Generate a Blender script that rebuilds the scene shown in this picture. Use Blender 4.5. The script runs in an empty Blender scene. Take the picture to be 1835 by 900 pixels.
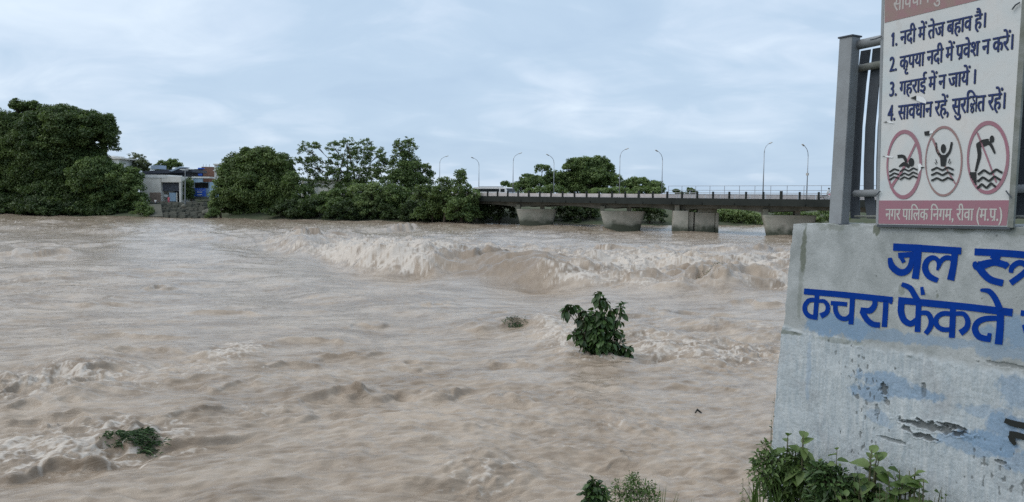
import bpy, bmesh, math, random
import numpy as np
from mathutils import Vector, Matrix

sc = bpy.context.scene
COL = sc.collection
rad = math.radians

# ------------------------------------------------------------------ camera
F = 1400.0                      # focal length in photo pixels (1835 wide)
CX, CY = 917.5, 450.0
EYE = Vector((0.0, 0.0, 4.5))
PITCH = math.atan(97.5 / F)
ROLL = rad(0.58)
_f = Vector((0, math.cos(PITCH), -math.sin(PITCH)))
_r0 = Vector((1, 0, 0))
_u0 = Vector((0, math.sin(PITCH), math.cos(PITCH)))
_r = _r0 * math.cos(ROLL) + _u0 * math.sin(ROLL)
_u = -_r0 * math.sin(ROLL) + _u0 * math.cos(ROLL)
cam = bpy.data.cameras.new("camera")
camo = bpy.data.objects.new("camera", cam)
COL.objects.link(camo)
M = Matrix(((_r.x, _u.x, -_f.x, EYE.x), (_r.y, _u.y, -_f.y, EYE.y), (_r.z, _u.z, -_f.z, EYE.z), (0, 0, 0, 1)))
camo.matrix_world = M
cam.sensor_width = 36.0
cam.lens = 36.0 * F / 1835.0
cam.clip_start = 0.1
cam.clip_end = 5000
sc.camera = camo

# ------------------------------------------------------------------ world
SUN_AZ, SUN_EL = rad(-105), rad(54)       # azimuth measured from +Y, towards -X (left, slightly behind)
world = bpy.data.worlds.new("World")
sc.world = world
world.use_nodes = True
nt = world.node_tree
nt.nodes.clear()


def N(nt, typ, **kw):
    n = nt.nodes.new(typ)
    for k, v in kw.items():
        setattr(n, k, v)
    return n


def L(nt, a, b):
    nt.links.new(a, b)


def math_n(nt, op, a, b=None, c=None, clamp=False):
    n = nt.nodes.new('ShaderNodeMath')
    n.operation = op
    n.use_clamp = clamp
    for i, v in enumerate((a, b, c)):
        if v is None:
            continue
        if isinstance(v, (int, float)):
            n.inputs[i].default_value = v
        else:
            nt.links.new(v, n.inputs[i])
    return n.outputs[0]


def mix_n(nt, fac, a, b, typ='MIX'):
    n = nt.nodes.new('ShaderNodeMix')
    n.data_type = 'RGBA'
    n.blend_type = typ
    for sock, v in ((n.inputs[0], fac), (n.inputs[6], a), (n.inputs[7], b)):
        if isinstance(v, (int, float)):
            sock.default_value = v
        elif isinstance(v, tuple):
            sock.default_value = (*v, 1) if len(v) == 3 else v
        else:
            nt.links.new(v, sock)
    return n.outputs[2]


def ramp_n(nt, fac, stops):
    n = nt.nodes.new('ShaderNodeValToRGB')
    e = n.color_ramp.elements
    while len(e) < len(stops):
        e.new(0.5)
    for el, (p, c) in zip(e, stops):
        el.position = p
        if isinstance(c, (int, float)):
            c = (c, c, c)
        el.color = (*c, 1)
    nt.links.new(fac, n.inputs[0])
    return n.outputs[0]


def noise_n(nt, vec, scale, detail=4, rough=0.55, dist=0.0):
    n = nt.nodes.new('ShaderNodeTexNoise')
    n.inputs['Scale'].default_value = scale
    n.inputs['Detail'].default_value = detail
    n.inputs['Roughness'].default_value = rough
    n.inputs['Distortion'].default_value = dist
    if vec is not None:
        nt.links.new(vec, n.inputs['Vector'])
    return n.outputs[0]


bg = N(nt, 'ShaderNodeBackground')
bg.inputs[1].default_value = 0.1
wo = N(nt, 'ShaderNodeOutputWorld')
L(nt, bg.outputs[0], wo.inputs[0])
sky = N(nt, 'ShaderNodeTexSky')
sky.sky_type = 'NISHITA'
sky.sun_disc = False
sky.sun_elevation = SUN_EL
sky.sun_rotation = SUN_AZ
sky.dust_density = 2.0
tc = N(nt, 'ShaderNodeTexCoord')
sp = N(nt, 'ShaderNodeSeparateXYZ')
L(nt, tc.outputs['Generated'], sp.inputs[0])
den = math_n(nt, 'ADD', math_n(nt, 'MAXIMUM', sp.outputs[2], 0.0), 0.26)
px_ = math_n(nt, 'DIVIDE', sp.outputs[0], den)
py_ = math_n(nt, 'DIVIDE', sp.outputs[1], den)
cb = N(nt, 'ShaderNodeCombineXYZ')
L(nt, px_, cb.inputs[0])
L(nt, py_, cb.inputs[1])
cb.inputs[2].default_value = 3.7
n1 = noise_n(nt, cb.outputs[0], 1.15, 7, 0.5, 0.5)
cb2 = N(nt, 'ShaderNodeCombineXYZ')
L(nt, math_n(nt, 'MULTIPLY', px_, 0.8), cb2.inputs[0])
L(nt, math_n(nt, 'MULTIPLY', py_, 1.0), cb2.inputs[1])
cb2.inputs[2].default_value = 9.1
n2 = noise_n(nt, cb2.outputs[0], 3.4, 6, 0.52, 0.7)
# brighter cloud deck towards the upper left, heavier cloud to the right and low down
az = math_n(nt, 'ARCTAN2', sp.outputs[0], sp.outputs[1])
trend = math_n(nt, 'ADD', math_n(nt, 'MULTIPLY', az, -0.26), math_n(nt, 'MULTIPLY', sp.outputs[2], 0.85))
v = math_n(nt, 'ADD', math_n(nt, 'ADD', math_n(nt, 'MULTIPLY', n1, 1.15), math_n(nt, 'MULTIPLY', n2, 0.85)), trend)
v = math_n(nt, 'ADD', v, -0.63)
cloud = ramp_n(nt, v, [(0.10, (0.40, 0.525, 0.68)), (0.40, (0.455, 0.58, 0.725)), (0.56, (0.54, 0.65, 0.785)), (0.76, (0.655, 0.755, 0.865)), (0.92, (0.71, 0.80, 0.90))])
cl = mix_n(nt, 1.0, cloud, (9.6, 9.6, 9.6), 'MULTIPLY')
fin = mix_n(nt, 0.9, sky.outputs[0], cl)
L(nt, fin, bg.inputs[0])

sun = bpy.data.lights.new("sun", 'SUN')
suno = bpy.data.objects.new("sun", sun)
COL.objects.link(suno)
sun.energy = 0.9
sun.angle = rad(40)
sun.color = (1.0, 0.96, 0.9)
sd = Vector((math.sin(SUN_AZ) * math.cos(SUN_EL), math.cos(SUN_AZ) * math.cos(SUN_EL), math.sin(SUN_EL)))
suno.rotation_euler = sd.to_track_quat('Z', 'Y').to_euler()
sky.sun_rotation = SUN_AZ

sc.view_settings.view_transform = 'Standard'
sc.view_settings.look = 'None'
sc.view_settings.exposure = 0.36
sc.view_settings.gamma = 1.0
sc.view_settings.use_curve_mapping = False
sc.cycles.max_bounces = 6
sc.cycles.diffuse_bounces = 3
sc.cycles.use_denoising = False

# ------------------------------------------------------------------ helpers


def ray(px, py):
    return _r * ((px - CX) / F) + _u * ((CY - py) / F) + _f


def D(px, py, depth):
    """point on the photo ray at distance `depth` along +Y"""
    d = ray(px, py)
    return EYE + d * (depth / d.y)


def G(px, py, z=0.0):
    d = ray(px, py)
    return EYE + d * ((z - EYE.z) / d.z)


def plane_hit(px, py, p0, n):
    d = ray(px, py)
    return EYE + d * ((p0 - EYE).dot(n) / d.dot(n))


def tag(o, label=None, cat=None, group=None, kind=None):
    if label: o['label'] = label
    if cat: o['category'] = cat
    if group: o['group'] = group
    if kind: o['kind'] = kind
    return o


def empty(name, loc, label=None, cat=None, group=None, rz=0.0):
    o = bpy.data.objects.new(name, None)
    COL.objects.link(o)
    o.location = loc
    o.rotation_euler.z = rz
    return tag(o, label, cat, group)


def link(name, me, parent=None, mat=None):
    o = bpy.data.objects.new(name, me)
    COL.objects.link(o)
    if parent is not None:
        o.parent = parent
        # all geometry is authored in world space when the parent is unrotated
        o.location = -Vector(parent.location) if parent.get('_world') else (0, 0, 0)
    if mat is not None and not me.materials:
        me.materials.append(mat)
    return o


class MB:
    """collects shapes in world (or local) space into one mesh"""

    def __init__(s):
        s.v = []; s.f = []

    def add(s, V, Fc):
        b = len(s.v)
        s.v += [tuple(p) for p in V]
        s.f += [tuple(i + b for i in f) for f in Fc]
        return s

    def box(s, c, h, ax=None):
        """centre, half sizes, axes (3 vectors)"""
        c = Vector(c)
        ax = ax or (Vector((1, 0, 0)), Vector((0, 1, 0)), Vector((0, 0, 1)))
        V = []
        for i in (-1, 1):
            for j in (-1, 1):
                for k in (-1, 1):
                    V.append(c + ax[0] * (i * h[0]) + ax[1] * (j * h[1]) + ax[2] * (k * h[2]))
        return s.add(V, [(0, 1, 3, 2), (4, 6, 7, 5), (0, 4, 5, 1), (2, 3, 7, 6), (0, 2, 6, 4), (1, 5, 7, 3)])

    def tube(s, pts, r, n=8, cap=True):
        pts = [Vector(p) for p in pts]
        rr = r if isinstance(r, (list, tuple)) else [r] * len(pts)
        rings = []
        up = Vector((0.13, 0.21, 0.97)).normalized()
        for i, p in enumerate(pts):
            t = (pts[min(i + 1, len(pts) - 1)] - pts[max(i - 1, 0)]).normalized()
            a = t.cross(up)
            if a.length < 0.05:
                a = t.cross(Vector((1, 0, 0)))
            a.normalize()
            b = t.cross(a)
            rings.append([p + (a * math.cos(2 * math.pi * k / n) + b * math.sin(2 * math.pi * k / n)) * rr[i] for k in range(n)])
        V = [q for rg in rings for q in rg]
        Fc = []
        for i in range(len(pts) - 1):
            for k in range(n):
                Fc.append((i * n + k, i * n + (k + 1) % n, (i + 1) * n + (k + 1) % n, (i + 1) * n + k))
        if cap:
            Fc.append(tuple(range(n))[::-1])
            Fc.append(tuple((len(pts) - 1) * n + k for k in range(n)))
        return s.add(V, Fc)

    def prism(s, pts, d):
        """planar polygon pts (Vectors) extruded by vector d"""
        n = len(pts)
        d = Vector(d)
        V = [Vector(p) for p in pts] + [Vector(p) + d for p in pts]
        Fc = [tuple(range(n)), tuple(range(n, 2 * n))[::-1]]
        for i in range(n):
            j = (i + 1) % n
            Fc.append((i, i + n, j + n, j))
        return s.add(V, Fc)

    def build(s, name, mat, parent=None, smooth=False, bevel=0.0):
        me = bpy.data.meshes.new(name)
        org = Vector(parent.matrix_world.translation) if False else (Vector(parent.location) if parent is not None else Vector((0, 0, 0)))
        if parent is not None and parent.parent is not None:
            pass
        V = [tuple(Vector(p) - WORG(parent)) for p in s.v]
        me.from_pydata(V, [], s.f)
        bm = bmesh.new(); bm.from_mesh(me)
        bmesh.ops.recalc_face_normals(bm, faces=bm.faces)
        if bevel > 0:
            bmesh.ops.bevel(bm, geom=[e for e in bm.edges if e.calc_face_angle(0) > 0.6], offset=bevel, segments=2, affect='EDGES', clamp_overlap=True)
        bm.to_mesh(me); bm.free()
        if smooth:
            for p in me.polygons:
                p.use_smooth = True
        if mat is not None:
            me.materials.append(mat)
        o = bpy.data.objects.new(name, me)
        COL.objects.link(o)
        if parent is not None:
            o.parent = parent
        return o


def WORG(parent):
    """world origin of an (unrotated) parent chain"""
    v = Vector((0, 0, 0))
    while parent is not None:
        v += Vector(parent.location)
        parent = parent.parent
    return v


def np_mesh(name, V, Fq, mat, parent=None, attrs=None, smooth=False):
    """V (n,3) float array in world space, Fq (m,k) int array"""
    V = np.asarray(V, dtype=np.float32) - np.array(WORG(parent), dtype=np.float32)
    Fq = np.asarray(Fq, dtype=np.int32)
    me = bpy.data.meshes.new(name)
    me.vertices.add(len(V))
    me.vertices.foreach_set('co', V.ravel())
    k = Fq.shape[1]
    me.loops.add(Fq.size)
    me.loops.foreach_set('vertex_index', Fq.ravel())
    me.polygons.add(len(Fq))
    me.polygons.foreach_set('loop_start', np.arange(0, Fq.size, k, dtype=np.int32))
    me.polygons.foreach_set('loop_total', np.full(len(Fq), k, dtype=np.int32))
    me.update(calc_edges=True)
    if smooth:
        me.polygons.foreach_set('use_smooth', np.ones(len(Fq), dtype=bool))
    for an, (typ, arr) in (attrs or {}).items():
        a = me.attributes.new(an, typ, 'POINT')
        key = {'FLOAT': 'value', 'FLOAT_VECTOR': 'vector', 'FLOAT_COLOR': 'color'}[typ]
        a.data.foreach_set(key, np.asarray(arr, dtype=np.float32).ravel())
    if mat is not None:
        me.materials.append(mat)
    o = bpy.data.objects.new(name, me)
    COL.objects.link(o)
    if parent is not None:
        o.parent = parent
    return o


def copy_tree(o, parent=None):
    c = o.copy()
    COL.objects.link(c)
    c.parent = parent
    for ch in list(o.children):
        copy_tree(ch, c)
    return c


# ---- materials


def pbr(name, col, rough=0.7, metal=0.0, var=0.0, scale=3.0, bump=0.0, bscale=20.0, col2=None, spec=0.5):
    m = bpy.data.materials.new(name)
    m.use_nodes = True
    t = m.node_tree
    b = t.nodes['Principled BSDF']
    b.inputs['Roughness'].default_value = rough
    b.inputs['Metallic'].default_value = metal
    b.inputs['Specular IOR Level'].default_value = spec
    b.inputs['Base Color'].default_value = (*col, 1)
    g = None
    if var > 0 or bump > 0 or col2:
        g = N(t, 'ShaderNodeTexCoord').outputs['Object']
    if var > 0 or col2:
        f = noise_n(t, g, scale, 6, 0.62, 0.4)
        f = ramp_n(t, f, [(0.32, 0.0), (0.68, 1.0)])
        c2 = col2 or tuple(c * (1 - var) for c in col)
        L(t, mix_n(t, f, col, c2), b.inputs['Base Color'])
    if bump > 0:
        bn = N(t, 'ShaderNodeBump')
        bn.inputs['Strength'].default_value = bump
        bn.inputs['Distance'].default_value = 0.02
        L(t, noise_n(t, g, bscale, 5, 0.6), bn.inputs['Height'])
        L(t, bn.outputs[0], b.inputs['Normal'])
    return m


def leaf_mat(name, dark, light, yellow=None, trans=0.25, rough=0.5):
    m = bpy.data.materials.new(name)
    m.use_nodes = True
    t = m.node_tree
    b = t.nodes['Principled BSDF']
    out = t.nodes['Material Output']
    at = N(t, 'ShaderNodeAttribute', attribute_name='var')
    c = mix_n(t, at.outputs['Fac'], dark, light)
    L(t, c, b.inputs['Base Color'])
    b.inputs['Roughness'].default_value = rough
    b.inputs['Specular IOR Level'].default_value = 0.35
    tr = N(t, 'ShaderNodeBsdfTranslucent')
    L(t, mix_n(t, 1.0, c, (1.3, 1.5, 0.7), 'MULTIPLY'), tr.inputs[0])
    ms = N(t, 'ShaderNodeMixShader')
    ms.inputs[0].default_value = trans
    L(t, b.outputs[0], ms.inputs[1]); L(t, tr.outputs[0], ms.inputs[2])
    L(t, ms.outputs[0], out.inputs[0])
    return m


# ---- numpy gradient noise
_rng = np.random.default_rng(7)
_perm = _rng.permutation(1024).astype(np.int32)
_ang = (_rng.random(1024) * 2 * np.pi).astype(np.float32)
_gx, _gy = np.cos(_ang), np.sin(_ang)


def pn(x, y, seed=0):
    x = x.astype(np.float32) + seed * 17.31
    y = y.astype(np.float32) + seed * 9.77
    xi = np.floor(x).astype(np.int32); yi = np.floor(y).astype(np.int32)
    xf = x - xi; yf = y - yi
    u = xf * xf * xf * (xf * (xf * 6 - 15) + 10)
    v = yf * yf * yf * (yf * (yf * 6 - 15) + 10)

    def g(ix, iy, dx, dy):
        h = _perm[(_perm[ix & 1023] + iy) & 1023]
        return _gx[h] * dx + _gy[h] * dy
    a = g(xi, yi, xf, yf); b = g(xi + 1, yi, xf - 1, yf)
    c = g(xi, yi + 1, xf, yf - 1); d = g(xi + 1, yi + 1, xf - 1, yf - 1)
    return ((a + (b - a) * u) * (1 - v) + (c + (d - c) * u) * v) * 1.5


def sstep(a, b, x):
    t = np.clip((x - a) / (b - a), 0, 1)
    return t * t * (3 - 2 * t)

# ================================================================== SETTING
# ---- river surface -------------------------------------------------
FLOW = np.array([0.66, 0.75]); FLOW /= np.linalg.norm(FLOW)
# the line where the smooth water drops into the standing wave (world X -> Y)
_fx = np.array([-60, -35, -20.9, -14, -9.3, -3.8, 2.4, 7.8, 13.9, 20, 40, 80])
_fy = np.array([95, 80, 68, 56, 48.5, 45.0, 40.5, 38.6, 38.2, 38.5, 42, 50])


def make_river():
    nr, nc = 1150, 1750
    iy = np.linspace(1 / 7.5, 1 / 175.0, nr)
    Yr = 1 / iy
    t = np.linspace(-1, 1, nc)
    rx = 0.72 * t + 0.62 * np.sign(t) * np.abs(t) ** 5
    Y = np.repeat(Yr[:, None], nc, 1).astype(np.float32)
    X = (Y * rx[None, :]).astype(np.float32)
    dY = Y * Y * (iy[0] - iy[-1]) / nr
    h = np.zeros_like(X)
    # domain warp
    wx = pn(X / 9, Y / 9, 1) * 1.6 + pn(X / 3, Y / 3, 2) * 0.5
    wy = pn(X / 9, Y / 9, 3) * 1.6 + pn(X / 3, Y / 3, 4) * 0.5
    A = X * FLOW[0] + Y * FLOW[1] + wx
    B = -X * FLOW[1] + Y * FLOW[0] + wy
    A2 = X * 0.97 + Y * 0.24 + wx * .5
    B2 = -X * 0.24 + Y * 0.97 + wy * .5
    # turbulence map
    yf = np.interp(X, _fx, _fy).astype(np.float32) + pn(X / 6, Y / 60, 5) * 1.6
    s = Y - yf
    foam = np.zeros_like(X)
    T = 0.62 + 0.55 * pn(X / 9, Y / 14, 6) + .25 * pn(X / 3.5, Y / 5, 60)

    def blob(px, py, rxp, ryp, power=2.0):
        c = G(px, py)
        l = G(px - rxp, py); r_ = G(px + rxp, py)
        n_ = G(px, py + ryp); f_ = G(px, py - ryp)
        ax = max((r_ - l).length / 2, .1); ay = max((f_ - n_).length / 2, .1)
        d = ((X - c.x) / ax) ** 2 + ((Y - c.y) / ay) ** 2
        return np.exp(-d ** (power / 2))

    zones = [  # px, py, rx, ry, turbulence, foam
        (90, 690, 190, 30, 0.7, 0.62), (60, 820, 230, 34, .55, 0.75), (230, 790, 190, 34, .45, 0.5),
        (430, 745, 120, 22, 0.4, 0.22), (300, 660, 190, 20, 0.3, 0.35),
        (415, 630, 60, 20, 1.0, 0.75), (1270, 632, 150, 22, 0.9, 0.62), (1330, 600, 110, 30, 0.8, 0.3),
        (870, 860, 75, 34, 1.0, 0.5), (1010, 600, 60, 34, 0.5, 0.7), (1180, 620, 60, 30, 0.8, 0.6),
        (1140, 575, 160, 20, 0.4, 0.25), (60, 500, 60, 12, 0.6, 0.3), (1080, 640, 90, 14, 0.8, 0.5),
        (560, 425, 60, 14, 1.4, 0.4), (620, 405, 200, 8, 0.5, 0.2), (60, 395, 120, 5, 0.3, 0.25),
    ]
    for (px, py, a, b, tt, ff) in zones:
        w = blob(px, py, a, b, 2.6)
        T += tt * w; foam = np.maximum(foam, ff * w)
    # behind the jump
    lat = sstep(-24, -12, X) * (1 - 0.0 * X)
    jump = sstep(-1.0, 2.5, s) * (1 - sstep(12, 42, s)) * (0.25 + 0.75 * lat)
    T += 2.1 * jump
    T = np.clip(T, 0.3, 3.0)
    smoothzone = (1 - sstep(-14, -1, s)) * 1.0
    T *= 1 - 0.35 * sstep(-16, -5, s) * (1 - sstep(-2.0, 0.3, s))
    # standing waves: the drop, the face that looks at us, the broken back
    prof = -0.42 * sstep(-12, -0.8, s) * (1 - sstep(-0.8, 3.5, s)) + 0.50 * sstep(-0.8, 4.6, s) * (1 - sstep(5.2, 14, s)) + 0.12 * sstep(-0.8, 4, s)
    amp = (0.35 + 0.65 * lat) * (.45 + .75 * sstep(-.25, .3, pn(X / 7.5, Y / 60, 86))) * (1 + 0.7 * pn(X / 5.5, Y / 30, 8) + .35 * pn(X / 1.7, Y / 6, 68)) * (1 - 0.45 * sstep(8, 16, X))
    h += prof * amp
    # big swells, obliquely across the flow
    h += 0.16 * pn(A / 7, B / 11, 9) + 0.12 * pn(A / 3.1, B / 5, 10) + 0.10 * T * (0.34 - np.abs(pn(A2 / 3.2, B2 / 1.7, 67)))
    second = np.exp(-((s - 14) / 3.0) ** 2) * 0.45 * (0.5 + pn(X / 6, Y / 6, 11))
    h += second

    # ridges with a steep side towards the bank
    ridges = [  # px0,py0, px1,py1, height, back-length, jagged
        (185, 822, 290, 800, 0.34, 1.0, 0.5), (0, 862, 200, 838, 0.22, 0.9, .6), (290, 815, 450, 786, 0.16, 0.8, .4),
        (530, 722, 700, 700, 0.24, 1.2, .3), (725, 708, 835, 697, 0.22, 1.0, .4), (600, 712, 660, 706, .12, .5, .3),
        (0, 712, 90, 700, 0.22, 1.0, 1), (60, 675, 230, 668, 0.18, 1.2, 1), (130, 700, 210, 690, .14, .8, 1), (20, 735, 150, 728, .14, .8, 1), (230, 690, 400, 684, .09, .8, .7), (865, 716, 950, 722, 0.14, .9, .3),
        (300, 758, 420, 742, .12, .8, .4), (0, 765, 160, 752, .14, .8, .5), (70, 780, 110, 775, .12, .5, .5),
        (190, 626, 330, 630, 0.14, 1.2, .3), (840, 588, 985, 592, 0.22, 1.8, .3), (740, 548, 800, 545, .12, 1.6, .3),
        (620, 585, 700, 582, .12, 1.6, .3), (0, 460, 130, 457, .5, 6, .2), (525, 418, 580, 416, .9, 4, .5),
        (530, 430, 575, 428, .8, 3, .4), (690, 415, 745, 408, .9, 5, .5), (1230, 508, 1310, 512, .5, 2.5, .4),
        (1340, 640, 1380, 636, .12, .8, .6), (1260, 650, 1330, 668, .1, .8, .5), (1040, 640, 1100, 646, .1, .8, .3),
        (1080, 412, 1110, 408, .7, 5, .3), (20, 440, 200, 438, .25, 5, .3), (260, 520, 310, 519, .2, 2, .3),
        (1100, 772, 1190, 786, .07, .7, .4), (1010, 706, 1060, 730, .07, .6, .4), (60, 545, 220, 548, .16, 2, .3),
        (1000, 690, 1130, 700, .07, .7, .3), (1130, 750, 1230, 758, .06, .6, .3), (620, 880, 760, 868, .07, .7, .3),
        (1060, 838, 1130, 822, .07, .6, .3), (1180, 690, 1330, 706, .07, .7, .4),
        (845, 474, 905, 468, .75, 3.5, .2), (925, 476, 1050, 484, .35, 3.5, .2), (1075, 450, 1160, 455, .5, 3, 1), (600, 452, 690, 462, .4, 3.5, 1), (700, 440, 790, 452, .45, 3.5, 1), (1180, 470, 1260, 472, .35, 3, 1), (1290, 455, 1400, 452, .5, 3, 1),
        (350, 560, 470, 566, .13, 1.6, .3), (150, 600, 330, 604, .12, 1.4, .3), (500, 610, 620, 614, .13, 1.4, .3), (1150, 556, 1300, 560, .16, 1.8, .5), (1310, 540, 1400, 546, .2, 2, .5), (560, 640, 690, 632, .12, 1.2, .4), (330, 700, 470, 690, .12, 1, .4), (480, 760, 640, 742, .09, .9, .4), (820, 780, 960, 770, .08, .8, .4), (640, 820, 780, 806, .07, .8, .4),
        (440, 660, 560, 650, .1, 1, .4), (700, 655, 800, 650, .09, 1, .4), (870, 650, 950, 648, .12, 1, .4),
    ]
    for i, (x0, y0, x1, y1, H, Lb, jg) in enumerate(ridges):
        p0 = G(x0, y0); p1 = G(x1, y1)
        e = (p1 - p0); ln = e.length; e /= ln
        nx, ny = -e.y, e.x
        if ny < 0: nx, ny = -nx, -ny
        al_ = ((X - p0.x) * e.x + (Y - p0.y) * e.y) / ln
        of_ = (X - p0.x) * nx + (Y - p0.y) * ny
        mk = np.nonzero((al_ > -.27) & (al_ < 1.27) & (of_ > -2.6 * Lb) & (of_ < 6 * Lb))
        if len(mk[0]) == 0: continue
        a_, b_, a2, b2 = A[mk], B[mk], A2[mk], B2[mk]
        wob = pn(a_ / (ln * .5), b_ / (ln * .5), 20 + i) * Lb * 0.55 + pn(a2 / (.6 * max(1.0, Lb)), b2 / (.4 * max(1.0, Lb)), 90 + i) * .22 * jg * Lb ** .5
        along = al_[mk]; off = of_[mk] + wob
        wl = sstep(-0.25, 0.2, along) * (1 - sstep(0.8, 1.25, along))
        front = sstep(-0.16 * Lb, 0.0, off)
        back = np.exp(-np.clip(off, 0, None) / Lb) * (1 - sstep(4 * Lb, 5.5 * Lb, off))
        dip = np.exp(-((off + 0.55 * Lb) / (0.4 * Lb)) ** 2)
        q_ = max(1.0, Lb * 1.3)
        hv = 0.5 + 0.7 * np.abs(pn(a2 / (ln * .35), b2 / (.5 * q_), 120 + i)) + .22 * pn(a2 / (.45 * q_), b2 / (.25 * q_), 130 + i)
        h[mk] += (H * 1.0 * wl * front * back * hv - H * 0.28 * wl * dip).astype(np.float32)
    # ripples, octave by octave
    for k, (lam, a, asp, sd_) in enumerate([(3.4, .10, 1.8, 30), (1.9, .085, 2.1, 31), (1.0, .088, 2.3, 32), (.52, .072, 2.3, 33), (.27, .052, 2.4, 34), (.14, .030, 2.2, 35), (.08, .012, 2.0, 36)]):
        fade = np.clip(1.35 - dY * 2.0 / lam, 0.04, 1.0)
        n_ = pn(A2 / (lam * asp), B2 / lam, sd_)
        if k < 5:
            n_ = n_ * 0.55 + (0.42 - np.abs(pn(A2 / (lam * asp) + 5.5, B2 / lam, sd_ + 40))) * 0.6
        h += a * T * n_ * fade * (1 + 0.014 * Y)
    # frothy lumps where it boils
    boil = np.clip(foam * 1.2 + jump, 0, 1)
    lump = 0.34 - np.abs(pn(A / .9, B / .7, 61)); lump2 = 0.34 - np.abs(pn(A / .38, B / .3, 62))
    lump3 = 0.34 - np.abs(pn(A / 2.3, B / 1.9, 65))
    lump4 = 0.34 - np.abs(pn(A2 / .17, B2 / .13, 66))
    f2_ = np.clip(1.35 - dY * 2 / .35, .05, 1); f4_ = np.clip(1.35 - dY * 2 / .15, .03, 1)
    h += boil * (0.15 * lump * (0.25 + Y / 60) + 0.06 * lump2 * f2_ + .045 * lump4 * f4_ + 0.55 * lump3 * np.clip(Y / 45, 0, 1))
    # extra roughness far away so the far water is not a mirror
    h += 0.10 * sstep(55, 90, Y) * pn(A / 4, B / 3, 63)
    # the boil lifts the broken crest
    crest = np.exp(-((s - 3.2) / 1.6) ** 2)
    h += crest * lat * 0.16 * np.abs(pn(X / 2.4, Y / 3.0, 64)) * 2

    # foam amount
    bare = blob(905, 478, 120, 22, 4) * 1.15                     # the glassy brown face of the wave
    bare = np.maximum(bare, blob(1060, 500, 30, 10, 4) * .0)
    bare2 = blob(1250, 505, 110, 12, 4) * .8
    jf = sstep(-0.4, 1.6, s) * (1 - 0.62 * sstep(5, 30, s)) * (0.15 + 0.85 * lat) * (1 - sstep(30, 75, s) * .6)
    patch = sstep(-.12, .34, pn(X / 3.6, Y / 5.5, 84) + .35 * pn(X / 1.3, Y / 2.0, 85))
    patch = np.maximum(patch, blob(690, 455, 150, 30, 4)); patch = np.maximum(patch, .9 * blob(1150, 470, 110, 26, 4))
    jf = jf * (.42 + .58 * patch)
    foam = np.maximum(foam, jf)
    foam = foam * (1 - np.clip(bare, 0, 1)) * (1 - np.clip(bare2, 0, 1))
    fn = 0.5 + 0.35 * pn(X / 2.6, Y / 2.6, 70) + 0.45 * pn(A / 1.1, B / .55, 71) + 0.35 * pn(A / .4, B / .22, 72) + 0.22 * (0.35 - np.abs(pn(A / .8, B / .33, 73))) + .18 * pn(A / .13, B / .09, 74)
    lace = 0.30 - np.abs(pn(A2 / .6, B2 / .34, 81)) + .8 * (.25 - np.abs(pn(A2 / .24, B2 / .15, 82))) + .5 * (.25 - np.abs(pn(A2 / .11, B2 / .08, 83)))
    fa = np.clip((foam * 1.3 + fn * 0.55 + lace * 1.3 - 1.05) * 2.6, 0, 1)
    # sparse streaks of froth everywhere
    st = (0.05 - np.abs(pn(A / 3.2, B / .8, 75))) * 12 + pn(A / 4, B / 3, 76) * 1.2 - 0.35
    fa = np.maximum(fa, np.clip(st, 0, 1) * 0.35 * np.clip(T, 0, 1))
    silt = 0.52 + 0.4 * pn(A / 6, B / 2.2, 77) + .5 * pn(A2 / 4.5, B2 / 1.7, 87) * np.clip(Y / 45, 0, 1) + .45 * pn(A2 / 2.2, B2 / .8, 88) * np.clip(Y / 25, 0, 1) + .3 * pn(A2 / 1.5, B2 / .6, 78) + .4 * pn(A2 / .5, B2 / .2, 79) + .3 * pn(A2 / .2, B2 / .09, 80)
    silt = silt * (1 - .75 * np.clip(bare, 0, 1)) * (1 - .4 * np.clip(bare2, 0, 1))
    V = np.stack([X, Y, h], -1).reshape(-1, 3)
    global RIV
    RIV = (X, Y, h, Yr, rx)
    idx = np.arange(nr * nc, dtype=np.int32).reshape(nr, nc)
    Q = np.stack([idx[:-1, :-1], idx[:-1, 1:], idx[1:, 1:], idx[1:, :-1]], -1).reshape(-1, 4)
    m = bpy.data.materials.new('muddy_water')
    m.use_nodes = True
    t_ = m.node_tree
    b = t_.nodes['Principled BSDF']
    af = N(t_, 'ShaderNodeAttribute', attribute_name='foam')
    asl = N(t_, 'ShaderNodeAttribute', attribute_name='silt')
    g = N(t_, 'ShaderNodeTexCoord').outputs['Object']
    mp = N(t_, 'ShaderNodeMapping')
    mp.inputs['Rotation'].default_value = (0, 0, -math.atan2(.31, .95))
    L(t_, g, mp.inputs[0])
    mp2 = N(t_, 'ShaderNodeMapping')
    mp2.inputs['Scale'].default_value = (0.4, 1, 1)
    L(t_, mp.outputs[0], mp2.inputs[0])
    fine = noise_n(t_, mp2.outputs[0], 7, 8, 0.7, 0.8)
    fine2 = noise_n(t_, mp2.outputs[0], 2.6, 5, 0.62, 1.0)
    base = mix_n(t_, asl.outputs['Fac'], (0.235, 0.178, 0.127), (0.43, 0.35, 0.272))
    brk = math_n(t_, 'MULTIPLY', math_n(t_, 'ADD', math_n(t_, 'MULTIPLY', fine, 1.6), -0.3, None, True), af.outputs['Fac'])
    brk = math_n(t_, 'ADD', brk, math_n(t_, 'MULTIPLY', af.outputs['Fac'], 0.45), None, True)
    colr = mix_n(t_, brk, base, (0.56, 0.50, 0.435))
    L(t_, colr, b.inputs['Base Color'])
    rg = N(t_, 'ShaderNodeMapRange')
    L(t_, brk, rg.inputs[0]); rg.inputs[3].default_value = 0.17; rg.inputs[4].default_value = 0.75
    L(t_, rg.outputs[0], b.inputs['Roughness'])
    b.inputs['IOR'].default_value = 1.33
    b.inputs['Specular IOR Level'].default_value = 0.55
    bn = N(t_, 'ShaderNodeBump')
    bn.inputs['Strength'].default_value = 0.5
    bn.inputs['Distance'].default_value = 0.05
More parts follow.
